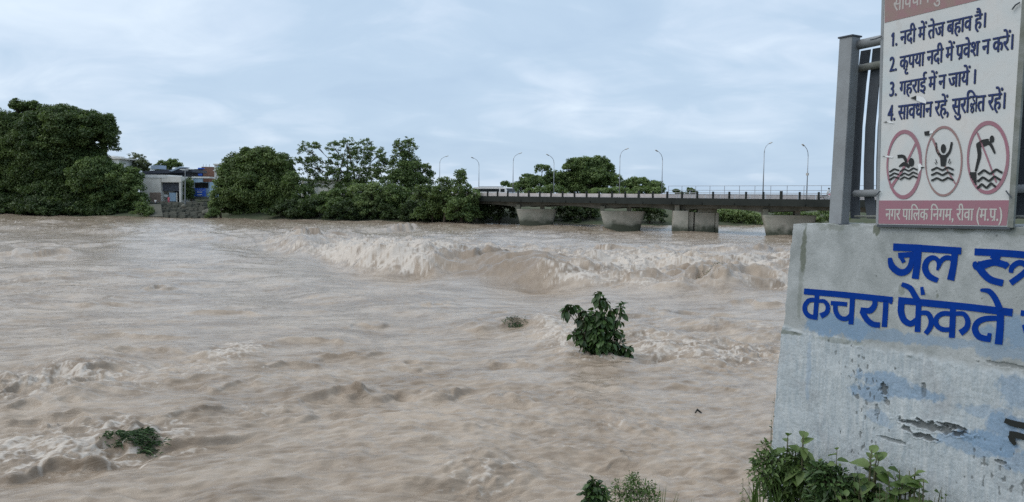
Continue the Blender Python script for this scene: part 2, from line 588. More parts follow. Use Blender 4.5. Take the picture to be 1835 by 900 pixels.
    L(t_, fine, bn.inputs['Height'])
    bn2 = N(t_, 'ShaderNodeBump')
    bn2.inputs['Strength'].default_value = 0.3
    bn2.inputs['Distance'].default_value = 0.12
    L(t_, fine2, bn2.inputs['Height'])
    L(t_, bn2.outputs[0], bn.inputs['Normal'])
    L(t_, bn.outputs[0], b.inputs['Normal'])
    o = np_mesh('river_water', V, Q, m, None, {'foam': ('FLOAT', fa), 'silt': ('FLOAT', np.clip(silt, 0, 1))}, smooth=True)
    tag(o, kind='structure')


make_river()


def river_z(x, y):
    Xg, Yg, h, Yr, rx = RIV
    return float(h[int(np.argmin(np.abs(Yr - y))), int(np.argmin(np.abs(rx - x / y)))])

# ---- far bank ------------------------------------------------------


def bankY(X):
    return np.interp(X, [-700, -250, -98, -6, 6, 15, 40, 120, 700], [340, 190, 150, 128, 125, 124.5, 131, 152, 330])


M_earth = pbr('earth_and_weeds', (0.05, 0.07, 0.03), 0.95, var=0.3, scale=0.5, col2=(0.085, 0.085, 0.05), bump=0.6, bscale=2)
xs = np.concatenate([np.linspace(-700, -130, 16), np.linspace(-125, 90, 216), np.linspace(100, 700, 16)])
ds = [-6, -3, -1, 0, 0.6, 1.4, 2.5, 4, 6, 9, 14, 30, 80, 300, 1200, 3500]
zs = [-3, -2.0, -1.2, -0.6, -.4, -.2, 0.05, .3, .7, 1.5, 2.6, 3.0, 3.0, 3.2, 3.4, 3.6]
gx = np.repeat(xs[None, :], len(ds), 0)
gy = np.array([bankY(xs) + d for d in ds])
gz = np.array([[z] * len(xs) for z in zs]) + 0.25 * pn(gx / 3, gy / 3, 90)
zcut = sstep(-69, -67, gx) * (1 - sstep(-54, -52, gx)) * (1 - sstep(9, 14, gy - bankY(gx)))
gz = gz - 2.2 * zcut
gz = np.where(gy - bankY(gx) > 3.5, gz, np.minimum(gz, 0.35))
idx = np.arange(gx.size).reshape(gx.shape)
Q = np.stack([idx[:-1, :-1], idx[:-1, 1:], idx[1:, 1:], idx[1:, :-1]], -1).reshape(-1, 4)
tag(np_mesh('far_bank', np.stack([gx, gy, gz], -1).reshape(-1, 3), Q, M_earth, smooth=True), kind='structure')

# ---- near bank (the photographer's side) ---------------------------
WO = D(1422, 401, 8.25)                      # top left corner of the concrete wall
WU = -ray(122, 387).normalized()             # along the wall, towards the camera side
WUh = Vector((WU.x, WU.y, 0)).normalized()
WN = Vector((WUh.y, -WUh.x, 0))              # outward normal of the painted face
if WN.dot(EYE - WO) < 0: WN = -WN
ZV = Vector((0, 0, 1))
X_, Y_ = np.meshgrid(np.linspace(-40, 12, 260), np.linspace(-30, 13, 215))
zb = np.interp(Y_, [-30, 0.5, 2, 5, 9, 12, 13], [2.6, 2.5, 2.3, 1.2, 0.35, -.75, -1.0])
dw = np.abs((X_ - WO.x) * WN.x + (Y_ - WO.y) * WN.y)
al = (X_ - WO.x) * WUh.x + (Y_ - WO.y) * WUh.y
zb = zb + 0.85 * np.exp(-(dw / 1.0) ** 2) * sstep(-.6, 0.5, al) * (1 - sstep(1.2, 2.2, al)) * sstep(0, 3, Y_)
zb += 0.06 * pn(X_ / .7, Y_ / .7, 91)
idx = np.arange(X_.size).reshape(X_.shape)
Q = np.stack([idx[:-1, :-1], idx[:-1, 1:], idx[1:, 1:], idx[1:, :-1]], -1).reshape(-1, 4)
tag(np_mesh('near_bank', np.stack([X_, Y_, zb], -1).reshape(-1, 3), Q, M_earth, smooth=True), kind='structure')
MBm = MB(); MBm.box((0, 0, -4.2), (3800, 3800, .05))
tag(MBm.build('river_bed', M_earth), kind='structure')

# ================================================================== BRIDGE
BA = Vector((0, 121, 0)); BB = Vector((30, 93, 0))
BT = (BB - BA).normalized()                  # along the bridge, towards us / right
BW = Vector((-BT.y, BT.x, 0))                # across the deck, away from us
if BW.y < 0: BW = -BW


def bp(t, w, z):
    return BA + BT * t + BW * w + ZV * z


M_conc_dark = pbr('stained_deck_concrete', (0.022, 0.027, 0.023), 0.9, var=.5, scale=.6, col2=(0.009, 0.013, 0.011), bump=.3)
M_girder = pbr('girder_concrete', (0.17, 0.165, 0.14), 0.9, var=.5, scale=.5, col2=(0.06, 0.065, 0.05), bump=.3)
M_conc = pbr('weathered_concrete', (0.27, 0.26, 0.22), 0.9, var=.5, scale=.8, col2=(0.15, 0.16, 0.12), bump=.4, bscale=6)
M_conc_pier = pbr('pier_concrete', (0.46, 0.43, 0.37), 0.9, scale=.5, col2=(0.27, 0.28, 0.23), bump=.4, bscale=5)
_t = M_conc_pier.node_tree; _b = _t.nodes['Principled BSDF']; _src = _b.inputs['Base Color'].links[0].from_socket
_g = N(_t, 'ShaderNodeTexCoord').outputs['Object']; _s = N(_t, 'ShaderNodeSeparateXYZ'); L(_t, _g, _s.inputs[0])
_w = math_n(_t, 'ADD', _s.outputs[2], math_n(_t, 'MULTIPLY', noise_n(_t, _g, .9, 5, .6), 2.2))      # algae and tide stain up to an old water line
L(_t, mix_n(_t, ramp_n(_t, math_n(_t, 'MULTIPLY', _w, .3), [(.48, 1.0), (.72, 0.0)]), _src, (0.075, 0.085, 0.06)), _b.inputs['Base Color'])
M_pale = pbr('pale_parapet_paint', (0.62, 0.57, 0.55), 0.85, var=.35, scale=1.2, bump=.2)
M_road = pbr('asphalt', (0.05, 0.05, 0.05), .95, var=.2)
M_rail = pbr('galvanised_pipe', (0.42, 0.43, 0.45), .5, metal=.5, var=.3)
bridge = empty('road_bridge', bp(20, 5, 0), 'low concrete road bridge with dark stained deck and boat shaped piers crossing the flooded river', 'bridge')
TL, TR = -45, 92
m = MB(); m.box(bp((TL + TR) / 2, 5.0, 4.12), ((TR - TL) / 2, 4.7, .12), (BT, BW, ZV))
m.build('deck', M_road, bridge)
for w in (0.0, 10.0):
    m = MB(); m.box(bp((TL + TR) / 2, w, 4.12), ((TR - TL) / 2, .3, .42), (BT, BW, ZV))
    # small drip nibs and drain spouts
    for t in np.arange(TL + 3, TR, 4.4):
        m.box(bp(t, w - (.36 if w == 0 else -.36), 3.9), (.08, .07, .12), (BT, BW, ZV))
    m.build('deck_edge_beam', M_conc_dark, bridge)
piers_t = [-14.5, 0.2, 16.3, 28.1, 40.4, 55, 70]
# arched girders
for w0, w1 in ((1.1, 1.7), (4.6, 5.2), (8.3, 8.9)):
    m = MB()
    T_ = np.arange(TL, TR + .01, 1.0)
    for a, b_ in zip(T_[:-1], T_[1:]):
        def bot(t):
            k = np.searchsorted(piers_t, t)
            lo = piers_t[k - 1] if k > 0 else piers_t[0] - 15
            hi = piers_t[k] if k < len(piers_t) else piers_t[-1] + 15
            q = (t - lo) / (hi - lo)
            return 2.85 + 0.42 * math.sin(math.pi * min(max(q, 0), 1)) ** 0.8
        P = []
        for t in (a, b_):
            zb_ = bot(t)
            P += [bp(t, w0, zb_), bp(t, w1, zb_), bp(t, w1, 3.998), bp(t, w0, 3.998)]
        m.add(P, [(0, 1, 5, 4), (1, 2, 6, 5), (2, 3, 7, 6), (3, 0, 4, 7)])
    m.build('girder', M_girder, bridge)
# soffit underside slab edge band that shows paler
for i, t in enumerate(piers_t):
    ax = Vector((0.993, -0.118, 0)); ay = Vector((0.118, 0.993, 0))
    c0 = bp(t, 0.9, 0)
    if i == 3:
        # square twin pier with recessed side
        m = MB()
        c = c0 + ax * 2.6
        m.box(c0 + ax * .8 + ZV * .9, (.95, 1.15, 2.0), (ax, ay, ZV))
        m.box(c0 + ax * 2.15 + ay * .25 + ZV * .85, (.35, .75, 1.9), (ax, ay, ZV))
        m.box(c0 + ax * 3.9 + ay * .1 + ZV * .8, (1.25, 1.0, 1.9), (ax, ay, ZV))
        m.box(c0 + ax * 5.4 + ZV * .8, (.2, 1.2, 1.9), (ax, ay, ZV))
        p = m.build('pier', M_conc_pier, bridge, bevel=.04)
        for u_, wd_ in ((.35, .28), (1.7, .18), (4.2, 1.2)):
            q = MB(); q.box(c0 + ax * u_ + ZV * 3.2, (wd_, .9, .45), (ax, ay, ZV)); q.build('bearing_block', M_conc, p)
        continue
    # hammerhead: long top, tapering with rounded noses to the water
    V = []; Fc = []; rows = [(-2.0, 2.25, .62), (0.0, 2.5, .68), (1.2, 2.75, .75), (2.25, 3.05, .85), (2.45, 3.1, .9), (2.62, 3.1, .9)]
    n = 28
    cc = c0 + ax * 3.0
    for z, a_, b_ in rows:
        for k in range(n):
            th = 2 * math.pi * k / n
            cx_ = math.copysign(abs(math.cos(th)) ** .22, math.cos(th)); cy_ = math.copysign(abs(math.sin(th)) ** .4, math.sin(th))
            V.append(cc + ax * (a_ * cx_) + ay * (b_ * cy_) + ZV * z)
    for r_i in range(len(rows) - 1):
        for k in range(n):
            Fc.append((r_i * n + k, r_i * n + (k + 1) % n, (r_i + 1) * n + (k + 1) % n, (r_i + 1) * n + k))
    Fc.append(tuple((len(rows) - 1) * n + k for k in range(n)))
    m = MB(); m.add(V, Fc)
    p = m.build('pier', M_conc_pier, bridge)
    for u_ in (.2, 3.9):
        q = MB(); q.box(c0 + ax * u_ + ZV * 2.95, (.3, .55, .34), (ax, ay, ZV)); q.build('bearing_block', M_conc, p)
# parapet: short dark posts, pale panels on the left half, pipes on the right half
mpan = MB(); mr = MB(); mp_far = MB()
k = 0
for t in np.arange(TL, TR, 2.2):
    m = MB(); big = (k % 9 == 4)
    m.box(bp(t, -.02, 4.95), (.13 if big else .085, .12, .52 if big else .42), (BT, BW, ZV))
    m.build('parapet_post', M_conc_dark, bridge)
    k += 1
    if t < 27:
        mpan.box(bp(t + 1.1, .06, 4.8), (.98, .045, .24), (BT, BW, ZV))
    mp_far.box(bp(t + 1.1, 10.0, 4.8), (1.05, .05, .25), (BT, BW, ZV))
mpan.build('parapet_panels', M_pale, bridge)
mp_far.build('far_parapet', M_pale, bridge)
mm = MB()
for z in (4.68, 4.86, 5.04, 5.22):
    mm.box(bp((27 + TR) / 2, .05, z), ((TR - 27) / 2, .028, .034), (BT, BW, ZV))
mm.build('parapet_pipes', M_rail, bridge)
# the taller pipe fence on the downstream footpath
fence = empty('pipe_fence', bp(27, 9.3, 4.24), 'tall thin grey pipe fence standing along the far side of the bridge', 'fence')
for z in (5.05, 5.65, 6.25):
    m = MB(); m.tube([bp(22, 9.3, z), bp(TR, 9.3, z)], .03, 6); m.build('rail', M_rail, fence)
for t in np.arange(22, TR, 2.2):
    m = MB(); m.tube([bp(t, 9.3, 4.24), bp(t, 9.3, 6.27)], .035, 6); m.build('post', M_rail, fence)

# lamps
M_lamp = pbr('lamp_pole_steel', (0.34, 0.36, 0.38), .45, metal=.6)
M_lamph = pbr('lamp_head_grey', (0.5, 0.48, 0.44), .5)


def make_lamp():
    root = empty('street_lamp', (0, 0, 0))
    m = MB(); m.tube([(0, 0, 0), (0, 0, 3.2), (0, 0, 5.7)], [.075, .06, .045], 8); m.build('pole', M_lamp, root, smooth=True)
    m = MB(); m.tube([(0, 0, 5.7), (.1, 0, 6.12), (.42, 0, 6.5), (.95, 0, 6.78), (1.35, 0, 6.92)], [.042, .038, .035, .032, .03], 8); m.build('arm', M_lamp, root, smooth=True)
    m = MB(); m.box((1.62, 0, 6.97), (.32, .11, .045), (Vector((.95, 0, .3)).normalized(), Vector((0, 1, 0)), Vector((-.3, 0, .95)).normalized())); m.build('lamp_head', M_lamph, root, bevel=.02)
    m = MB(); m.box((0, 0, .12), (.2, .2, .12)); m.build('base', M_conc_dark, root)
    return root


def on_line(px, w):
    """t on the bridge where the column seen at photo x stands"""
    best = min(np.arange(-44, 90, .05), key=lambda t: abs((bp(t, w, 4.5).x / bp(t, w, 4.5).y) - (px - CX) / F))
    return best


lamp0 = make_lamp()
lamps = [(787, .5, 1, 'street lamp just showing above the tall riverside tree, left end of the bridge'),
         (857, 9.6, -1, 'street lamp with its arm to the left, beside the white bus'),
         (918, .5, 1, 'street lamp rising above the first boat shaped pier, arm pointing right'),
         (991, 9.6, -1, 'street lamp with its arm to the left over the small tree behind the bridge'),
         (1108, .5, 1, 'street lamp at the right edge of the biggest domed tree behind the bridge'),
         (1184, 9.6, -1, 'street lamp at the right end of the trees behind the bridge, arm to the left'),
         (1365, .5, 1, 'tallest looking street lamp, above the pier nearest the concrete wall'),
         (1443, 9.6, -1, 'street lamp nearest the blue grey railing post, with a small box half way up')]
wang = math.atan2(BW.y, BW.x)
for i, (px, w, sgn, lab) in enumerate(lamps):
    o = lamp0 if i == 0 else copy_tree(lamp0)
    t = on_line(px, w)
    o.location = bp(t, w, 4.3)
    o.rotation_euler.z = wang + (0 if sgn > 0 else math.pi)
    tag(o, lab, 'street lamp', 'street lamps along both sides of the bridge')
    if i == 7:
        m = MB(); m.box((.02, 0, 3.4), (.12, .14, .16)); c = m.build('junction_box', M_lamph, None); c.parent = o

# bus
M_busw = pbr('bus_white_paint', (0.72, 0.73, 0.74), .35, var=.1)
M_dglass = pbr('dark_glass', (0.02, 0.025, 0.03), .12)
M_tyre = pbr('tyre_rubber', (0.02, 0.02, 0.02), .9)
tb = on_line(884, 3.4)
bus = empty('bus', bp(tb, 3.4, 4.24), 'white bus with dark side windows crossing at the left end of the bridge', 'bus')


def bl(x, y, z):
    return bp(tb + x, 3.4 + y, 4.24 + z)


Lh = 3.9
m = MB()
prof_ = [(-Lh, .28), (Lh, .28), (Lh + .1, .7), (Lh + .02, 1.1), (Lh - .35, 1.62), (Lh - .8, 1.75), (-Lh + .3, 1.78), (-Lh, 1.6)]
m.prism([bl(x, -1.0, z) for x, z in prof_], BW * 2.0)
body = m.build('body', M_busw, bus, bevel=.06)
m = MB(); m.box(bl(-.7, -1.02, 1.28), (2.9, .02, .22), (BT, BW, ZV)); m.build('side_windows', M_dglass, bus)
m = MB(); m.box(bl(2.95, -1.02, 1.24), (.45, .02, .24), (BT, BW, ZV)); m.build('cab_window', M_dglass, bus)
m = MB(); m.prism([bl(Lh + .08, -.85, 1.05), bl(Lh + .08, .85, 1.05), bl(Lh - .28, .85, 1.58), bl(Lh - .28, -.85, 1.58)], BT * .04); m.build('windscreen', M_dglass, bus)
for x in (-2.5, 2.6):
    for y in (-.9, .9):
        m = MB(); m.tube([bl(x, y - .12, .33), bl(x, y + .12, .33)], .33, 16); m.build('wheel', M_tyre, bus)
m = MB(); m.box(bl(-.6, 0, 1.84), (2.2, .7, .05), (BT, BW, ZV)); m.build('roof_rack', M_rail, bus)

# ---------------- figures (skin modifier bodies)


def skin_body(name, joints, edges, radii, mat, parent=None):
    me = bpy.data.meshes.new(name)
    me.from_pydata([tuple(Vector(j) - WORG(parent)) for j in joints], edges, [])
    o = bpy.data.objects.new(name, me)
    COL.objects.link(o)
    md = o.modifiers.new('s', 'SKIN'); md.use_smooth_shade = True
    sv = me.skin_vertices[0].data
    for i, r in enumerate(radii):
        rx_ = r if isinstance(r, tuple) else (r, r)
        sv[i].radius = rx_
        sv[i].use_root = (i == 0)
    s2 = o.modifiers.new('u', 'SUBSURF'); s2.levels = 1; s2.render_levels = 1
    dg = bpy.context.evaluated_depsgraph_get()
    me2 = bpy.data.meshes.new_from_object(o.evaluated_get(dg))
    bpy.data.objects.remove(o)
    me2.name = name
    me2.materials.clear(); me2.materials.append(mat)
    o = bpy.data.objects.new(name, me2)
    COL.objects.link(o)
    if parent is not None: o.parent = parent
    return o


M_skin = pbr('brown_skin', (0.22, 0.12, 0.075), .6)
M_hair = pbr('black_hair', (0.015, 0.013, 0.012), .6)
M_pink = pbr('pink_cloth', (0.55, 0.13, 0.17), .8)
M_white = pbr('pale_cloth', (0.62, 0.62, 0.6), .8)
M_darkc = pbr('dark_cloth', (0.05, 0.055, 0.07), .8)


def rider():
    t0 = on_line(1479, 2.6)
    root = empty('person', bp(t0, 2.6, 4.24), 'person in a pale shirt riding a motorcycle along the bridge beside the railing post', 'person')

    def q(x, y, z): return bp(t0 + x, 2.6 + y, 4.24 + z)
    J = [q(0, 0, .82), q(.08, 0, 1.05), q(.16, 0, 1.28), q(.2, 0, 1.38), q(.22, 0, 1.5), q(.24, 0, 1.58),
         q(.16, .19, 1.25), q(.34, .24, 1.05), q(.6, .24, 1.02), q(.16, -.19, 1.25), q(.34, -.24, 1.05), q(.6, -.24, 1.02),
         q(.05, .12, .78), q(.42, .17, .72), q(.3, .16, .32), q(.42, .16, .26),
         q(.05, -.12, .78), q(.42, -.17, .72), q(.3, -.16, .32), q(.42, -.16, .26)]
    E_ = [(0, 1), (1, 2), (2, 3), (3, 4), (4, 5), (2, 6), (6, 7), (7, 8), (2, 9), (9, 10), (10, 11), (0, 12), (12, 13), (13, 14), (14, 15), (0, 16), (16, 17), (17, 18), (18, 19)]
    R_ = [(.15, .13), (.14, .12), (.15, .12), .055, .1, .085, .06, .045, .035, .06, .045, .035, .09, .07, .05, .04, .09, .07, .05, .04]
    skin_body('body', J, E_, R_, M_white, root)
    m = MB(); m.tube([q(.2, 0, 1.5), q(.22, 0, 1.56), q(.24, 0, 1.64)], [.115, .12, .06], 12); m.build('hair', M_hair, root, smooth=True)
    mc = empty('motorcycle', bp(t0, 2.6, 4.24), 'motorcycle under the rider in a pale shirt, half hidden by the bridge parapet', 'motorcycle')
    for x in (-.55, .75):
        w_ = MB(); ring = [q(x + .29 * math.cos(a), 0, .31 + .29 * math.sin(a)) for a in np.linspace(0, 2 * math.pi, 21)]
        w_.tube(ring, .05, 6, cap=False); w_.build('wheel', M_tyre, mc)
    m = MB(); m.tube([q(.3, 0, .72), q(.05, 0, .7), q(-.5, 0, .72)], [.12, .1, .09], 8); m.build('seat', M_darkc, mc, smooth=True)
    m = MB(); m.tube([q(.12, 0, .74), q(.32, 0, .84), q(.5, 0, .72)], [.09, .15, .08], 10); m.build('fuel_tank', M_pink, mc, smooth=True)
    m = MB(); m.tube([q(.75, .06, .31), q(.55, .05, .95)], .03, 6); m.tube([q(.56, -.3, 1.0), q(.56, .3, 1.0)], .02, 6)
    m.tube([q(-.55, 0, .31), q(-.1, 0, .4), q(.5, 0, .7)], .04, 6); m.build('frame', M_lamp, mc)
    m = MB(); m.box(q(.15, 0, .42), (.2, .12, .16), (BT, BW, ZV)); m.build('engine', M_lamp, mc, bevel=.03)


rider()

# ================================================================== TREES
SKC = {
    'dark': leaf_mat('dark_tree_leaves', (0.04, 0.07, 0.022), (0.15, 0.205, 0.065)),
    'deep': leaf_mat('painted_shade_leaves', (0.02, 0.038, 0.014), (0.08, 0.12, 0.04)),  # shade at the waterline and under the bridge put into the leaf colour
    'mid': leaf_mat('mid_tree_leaves', (0.055, 0.095, 0.03), (0.195, 0.26, 0.09)),
    'light': leaf_mat('light_tree_leaves', (0.08, 0.13, 0.045), (0.24, 0.30, 0.12)),
    'grey': leaf_mat('greyish_tree_leaves', (0.07, 0.09, 0.045), (0.17, 0.19, 0.11)),
}
M_bark = pbr('bark', (0.09, 0.07, 0.05), .95, var=.4, scale=4, bump=.6, bscale=8)


def crown_np(lobes, rng, leaf, per_m2, clump=0.28, open_=0.0):
    """lobes: (centre Vector, rx, ry, rz). returns vertex array, quads, var"""
    C = []; R = []; Vv = []
    for (c, rx, ry, rz) in lobes:
        r_ = (rx * ry * rz) ** (1 / 3)
        ncl = int(max(34, 110 * (r_ / 3.0) ** 1.7))
        d = rng.normal(size=(ncl, 3)); d /= np.linalg.norm(d, axis=1)[:, None]
        d[:, 2] = np.where(d[:, 2] < -0.55, -d[:, 2], d[:, 2])
        rad_ = rng.uniform(.3, 1.0, ncl) ** .55 * rng.choice([.92, 1.0, 1.0, 1.1], ncl)
        cc = np.array(c)[None] + d * rad_[:, None] * np.array([rx, ry, rz])[None]
        keep = rng.random(ncl) > open_
        cc = cc[keep]
        cr = rng.uniform(.5, 1.2, len(cc)) * clump * max(r_, 1.2) ** .75 * 1.15
        C.append(cc); R.append(cr)
        Vv.append(rng.normal(0, .2, len(cc)))
    C = np.concatenate(C); R = np.concatenate(R); Vv = np.concatenate(Vv)
    leaf = leaf * .84
    cnt = np.maximum((R ** 2 * per_m2 * 5.6).astype(int), 6)
    ci = np.repeat(np.arange(len(C)), cnt)
    n = len(ci)
    d = rng.normal(size=(n, 3)); d /= np.linalg.norm(d, axis=1)[:, None]
    rr = rng.random(n) ** .4
    P = C[ci] + d * (rr * R[ci])[:, None] * np.array([1.15, 1.15, .72])[None]
    # a flat tilted leaf spray
    nrm = d * 0.6 + rng.normal(size=(n, 3)) * .55 + np.array([0, 0, .55])
    nrm /= np.linalg.norm(nrm, axis=1)[:, None]
    t = np.cross(nrm, rng.normal(size=(n, 3))); t /= np.linalg.norm(t, axis=1)[:, None]
    b = np.cross(nrm, t)
    s = leaf * rng.uniform(.6, 1.35, n)[:, None]
    V = np.stack([P - t * s, P + b * s * .5, P + t * s, P - b * s * .5], 1).reshape(-1, 3)
    Q = np.arange(4 * n).reshape(-1, 4)
    var = np.clip(.45 + rng.uniform(-.16, .16) + Vv[ci] + rng.normal(0, .16, n), 0, 1)
    return V, Q, np.repeat(var, 4), C


def tree(name, label, depth, base_px, lobes_px, kind='dark', leaf=.26, dens=22, clump=.34, open_=0.0, zb=2.4, group=None, seed=0, trunk=.4, cat='tree', thick=.8, bend=0.0, stems=1):
    rng = np.random.default_rng(seed + 101)
    k = depth / F
    base = D(base_px, 370, depth); base.z = zb
    root = empty(name, base, label, cat, group)
    lobes = []
    for l in lobes_px:
        (px, py, rx, ry) = l[:4]
        dd = l[4] if len(l) > 4 else rng.uniform(-.35, .35) * rx * k
        c = D(px, py, depth + dd)
        lobes.append((c, rx * k, max(rx, ry) * k * thick, ry * k))
    V, Q, var, C = crown_np(lobes, rng, leaf, dens, clump, open_)
    np_mesh('crown', V, Q, SKC[kind], root, {'var': ('FLOAT', var)})
    mt = MB()
    top = max(lobes, key=lambda a: a[0].z)[0]
    for s in range(stems):
        off = Vector(((s - (stems - 1) / 2) * .9, (s % 2) * .5, 0))
        mid = base.lerp(Vector((top.x, top.y, base.z)), .4) + off * 2
        fork = Vector((mid.x + bend, mid.y, base.z + (top.z - base.z) * .42))
        mt.tube([base + off - ZV * 1.2, base + off, (base + off).lerp(fork, .5) + Vector((.15, 0, .1)), fork, fork.lerp(top, .55), top], [trunk * 1.5, trunk * 1.15, trunk * .9, trunk * .75, trunk * .4, trunk * .12], 9)
    for (c, rx, ry, rz) in lobes:
        a = fork + Vector((rng.normal() * .1, 0, rng.uniform(-.5, .8)))
        mt.tube([a, a.lerp(c, .5) + Vector((0, 0, -.12 * rz)), c, c + Vector((rng.normal() * rx * .4, 0, rz * .5))], [trunk * .42, trunk * .28, trunk * .16, trunk * .05], 6)
        for _ in range(5):
            e = c + Vector((rng.uniform(-1, 1) * rx * .8, rng.uniform(-1, 1) * ry * .6, rng.uniform(-.1, .9) * rz))
            mt.tube([a.lerp(c, .8), c.lerp(e, .5), e], [trunk * .15, trunk * .09, trunk * .03], 5)
    mt.build('trunk', M_bark, root, smooth=True)
    return root


tree('banyan_tree', 'tallest dark tree at the left edge of the picture with a tufted top', 158, 20,
     [(-60, 250, 60, 50), (10, 260, 55, 55), (45, 205, 24, 24), (30, 190, 14, 12), (60, 190, 12, 8), (40, 300, 60, 60), (-20, 330, 70, 50), (30, 350, 60, 34), (90, 198, 22, 6), (-10, 222, 28, 22)],
     'dark', .27, 26, seed=1, trunk=.7)
tree('spreading_tree', 'huge round topped dark green tree left of the white building', 156, 115,
     [(110, 240, 60, 46), (75, 262, 50, 50), (160, 236, 44, 34), (188, 230, 24, 26), (150, 215, 34, 16), (100, 215, 34, 18), (196, 262, 16, 16), (120, 300, 66, 50), (70, 320, 50, 50), (120, 350, 70, 34), (170, 290, 26, 26)],
     'dark', .27, 28, seed=2, trunk=.7)
tree('riverside_tree', 'lower bushy tree sloping down to the water beside the white building', 152, 215,
     [(215, 320, 30, 26), (190, 340, 40, 44), (235, 340, 26, 30), (170, 320, 40, 36), (245, 366, 22, 20), (200, 372, 50, 16), (150, 372, 50, 14), (236, 312, 18, 12)],
     'mid', .25, 30, seed=3, trunk=.35)
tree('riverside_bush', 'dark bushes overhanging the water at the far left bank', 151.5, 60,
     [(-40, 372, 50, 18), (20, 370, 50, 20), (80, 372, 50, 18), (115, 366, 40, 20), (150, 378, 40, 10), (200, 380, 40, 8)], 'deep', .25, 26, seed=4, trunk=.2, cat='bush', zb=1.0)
tree('feathery_tree', 'pale feathery small tree behind the roofs beside the big left tree', 200, 244,
     [(243, 286, 16, 11), (232, 296, 14, 12), (256, 298, 16, 12), (246, 306, 26, 12)], 'grey', .3, 14, open_=.3, seed=5, trunk=.25)
tree('rounded_tree', 'small dark green tree rising behind the sloping blue roof', 205, 304,
     [(292, 297, 10, 9), (308, 295, 16, 9), (316, 300, 14, 8), (285, 304, 14, 8)], 'mid', .3, 18, seed=6, trunk=.25)
tree('small_tree', 'small round dark tree between the white building and the blue shop', 160, 343,
     [(339, 337, 7, 18), (341, 348, 6, 14), (336, 350, 6, 14)], 'dark', .22, 30, seed=7, trunk=.18)
tree('domed_tree', 'dense dome shaped dark tree standing alone right of the stone steps', 147, 455,
     [(455, 300, 34, 34), (430, 305, 30, 30), (480, 300, 32, 34), (505, 312, 24, 30), (465, 278, 18, 13), (440, 278, 12, 12), (410, 325, 26, 30), (455, 345, 56, 44), (500, 350, 40, 40), (470, 375, 60, 18), (412, 375, 26, 14)],
     'dark', .25, 28, seed=8, trunk=.55, zb=1.8)
tree('riverside_bush', 'light green bush at the foot of the dome shaped tree by the stone steps', 145, 395,
     [(400, 340, 14, 20), (392, 356, 15, 18), (408, 365, 22, 16), (384, 368, 10, 9), (400, 322, 8, 8)], 'light', .22, 26, seed=9, trunk=.15, cat='bush', zb=1.2)
tree('open_tree', 'tall open branching tree with sky showing through, left of centre', 150, 620,
     [(548, 268, 17, 15), (566, 262, 10, 8), (532, 290, 14, 10), (560, 300, 22, 22), (600, 265, 16, 14), (622, 258, 14, 12), (655, 260, 18, 14), (640, 285, 26, 22), (672, 282, 22, 20), (600, 292, 20, 20), (688, 305, 20, 22), (575, 330, 18, 16), (600, 318, 24, 18), (640, 312, 26, 18), (670, 318, 24, 18), (560, 318, 18, 16), (625, 335, 34, 14), (655, 335, 24, 14)],
     'mid', .21, 26, open_=.18, clump=.26, seed=10, trunk=.24, zb=1.6, stems=3)
tree('column_tree', 'tall upright tree with a flat top near the left end of the bridge', 146, 722,
     [(716, 266, 14, 15), (733, 262, 16, 15), (724, 290, 26, 22), (735, 312, 28, 26), (715, 330, 30, 26), (762, 306, 17, 17), (770, 322, 13, 15), (748, 335, 26, 22)],
     'mid', .22, 26, open_=.05, clump=.3, seed=11, trunk=.32, zb=1.6, stems=2)
tree('conical_tree', 'small pointed tree nearest the left end of the bridge', 125.5, 826,
     [(826, 318, 11, 14), (826, 335, 18, 16), (840, 350, 18, 16), (818, 352, 18, 18), (846, 366, 12, 12), (830, 370, 22, 16), (850, 384, 14, 14)], 'mid', .2, 28, seed=12, trunk=.2, zb=.3)
tree('rounded_tree', 'small round tree just below the leftmost street lamp', 127, 796,
     [(796, 332, 16, 14), (790, 350, 20, 18), (805, 350, 16, 16), (795, 368, 22, 14)], 'dark', .2, 28, seed=13, trunk=.2, zb=.3)
bush_specs = [
    (536, 142, [(525, 330, 22, 20), (545, 352, 22, 22), (530, 372, 30, 18)], 'mid', 'bush hiding the foot of the pale building, right of the dome shaped tree'),
    (590, 139.5, [(585, 362, 28, 20), (600, 372, 30, 16), (612, 352, 20, 16)], 'mid', 'bush under the open branching tree at the water edge'),
    (655, 138, [(650, 350, 26, 22), (670, 345, 22, 20), (655, 374, 34, 16)], 'light', 'lighter green bush between the open tree and the upright tree'),
    (715, 136.5, [(705, 352, 26, 22), (725, 362, 26, 22), (715, 380, 34, 14)], 'mid', 'bush at the foot of the tall upright tree'),
    (775, 129, [(765, 352, 24, 22), (785, 366, 26, 22), (770, 382, 34, 14)], 'dark', 'dark bush on the bank below the leftmost street lamp'),
    (828, 125, [(820, 372, 24, 20), (840, 380, 18, 16), (825, 390, 28, 10)], 'mid', 'bush at the water edge where the bridge begins'),
]
for i, (bx, dep, lb, kd, lab) in enumerate(bush_specs):
    tree('riverside_bush', lab, dep, bx, lb, kd, .22, 28, seed=20 + i, trunk=.12, cat='bush', zb=1.2, group='bushes along the far water edge')
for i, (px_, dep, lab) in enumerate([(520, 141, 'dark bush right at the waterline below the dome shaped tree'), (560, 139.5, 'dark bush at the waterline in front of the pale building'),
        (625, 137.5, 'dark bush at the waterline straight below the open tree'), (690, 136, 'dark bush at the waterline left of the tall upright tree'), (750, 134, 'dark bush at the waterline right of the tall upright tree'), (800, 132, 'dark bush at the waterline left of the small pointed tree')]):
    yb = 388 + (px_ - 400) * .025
    tree('riverside_bush', lab, dep, px_, [(px_ - 22, yb - 10, 24, 13), (px_ + 14, yb - 9, 26, 14), (px_, yb - 20, 30, 16), (px_ + 34, yb - 10, 20, 12)], 'deep', .22, 28, seed=70 + i, trunk=.1, cat='bush', zb=.4, group='bushes along the far water edge')
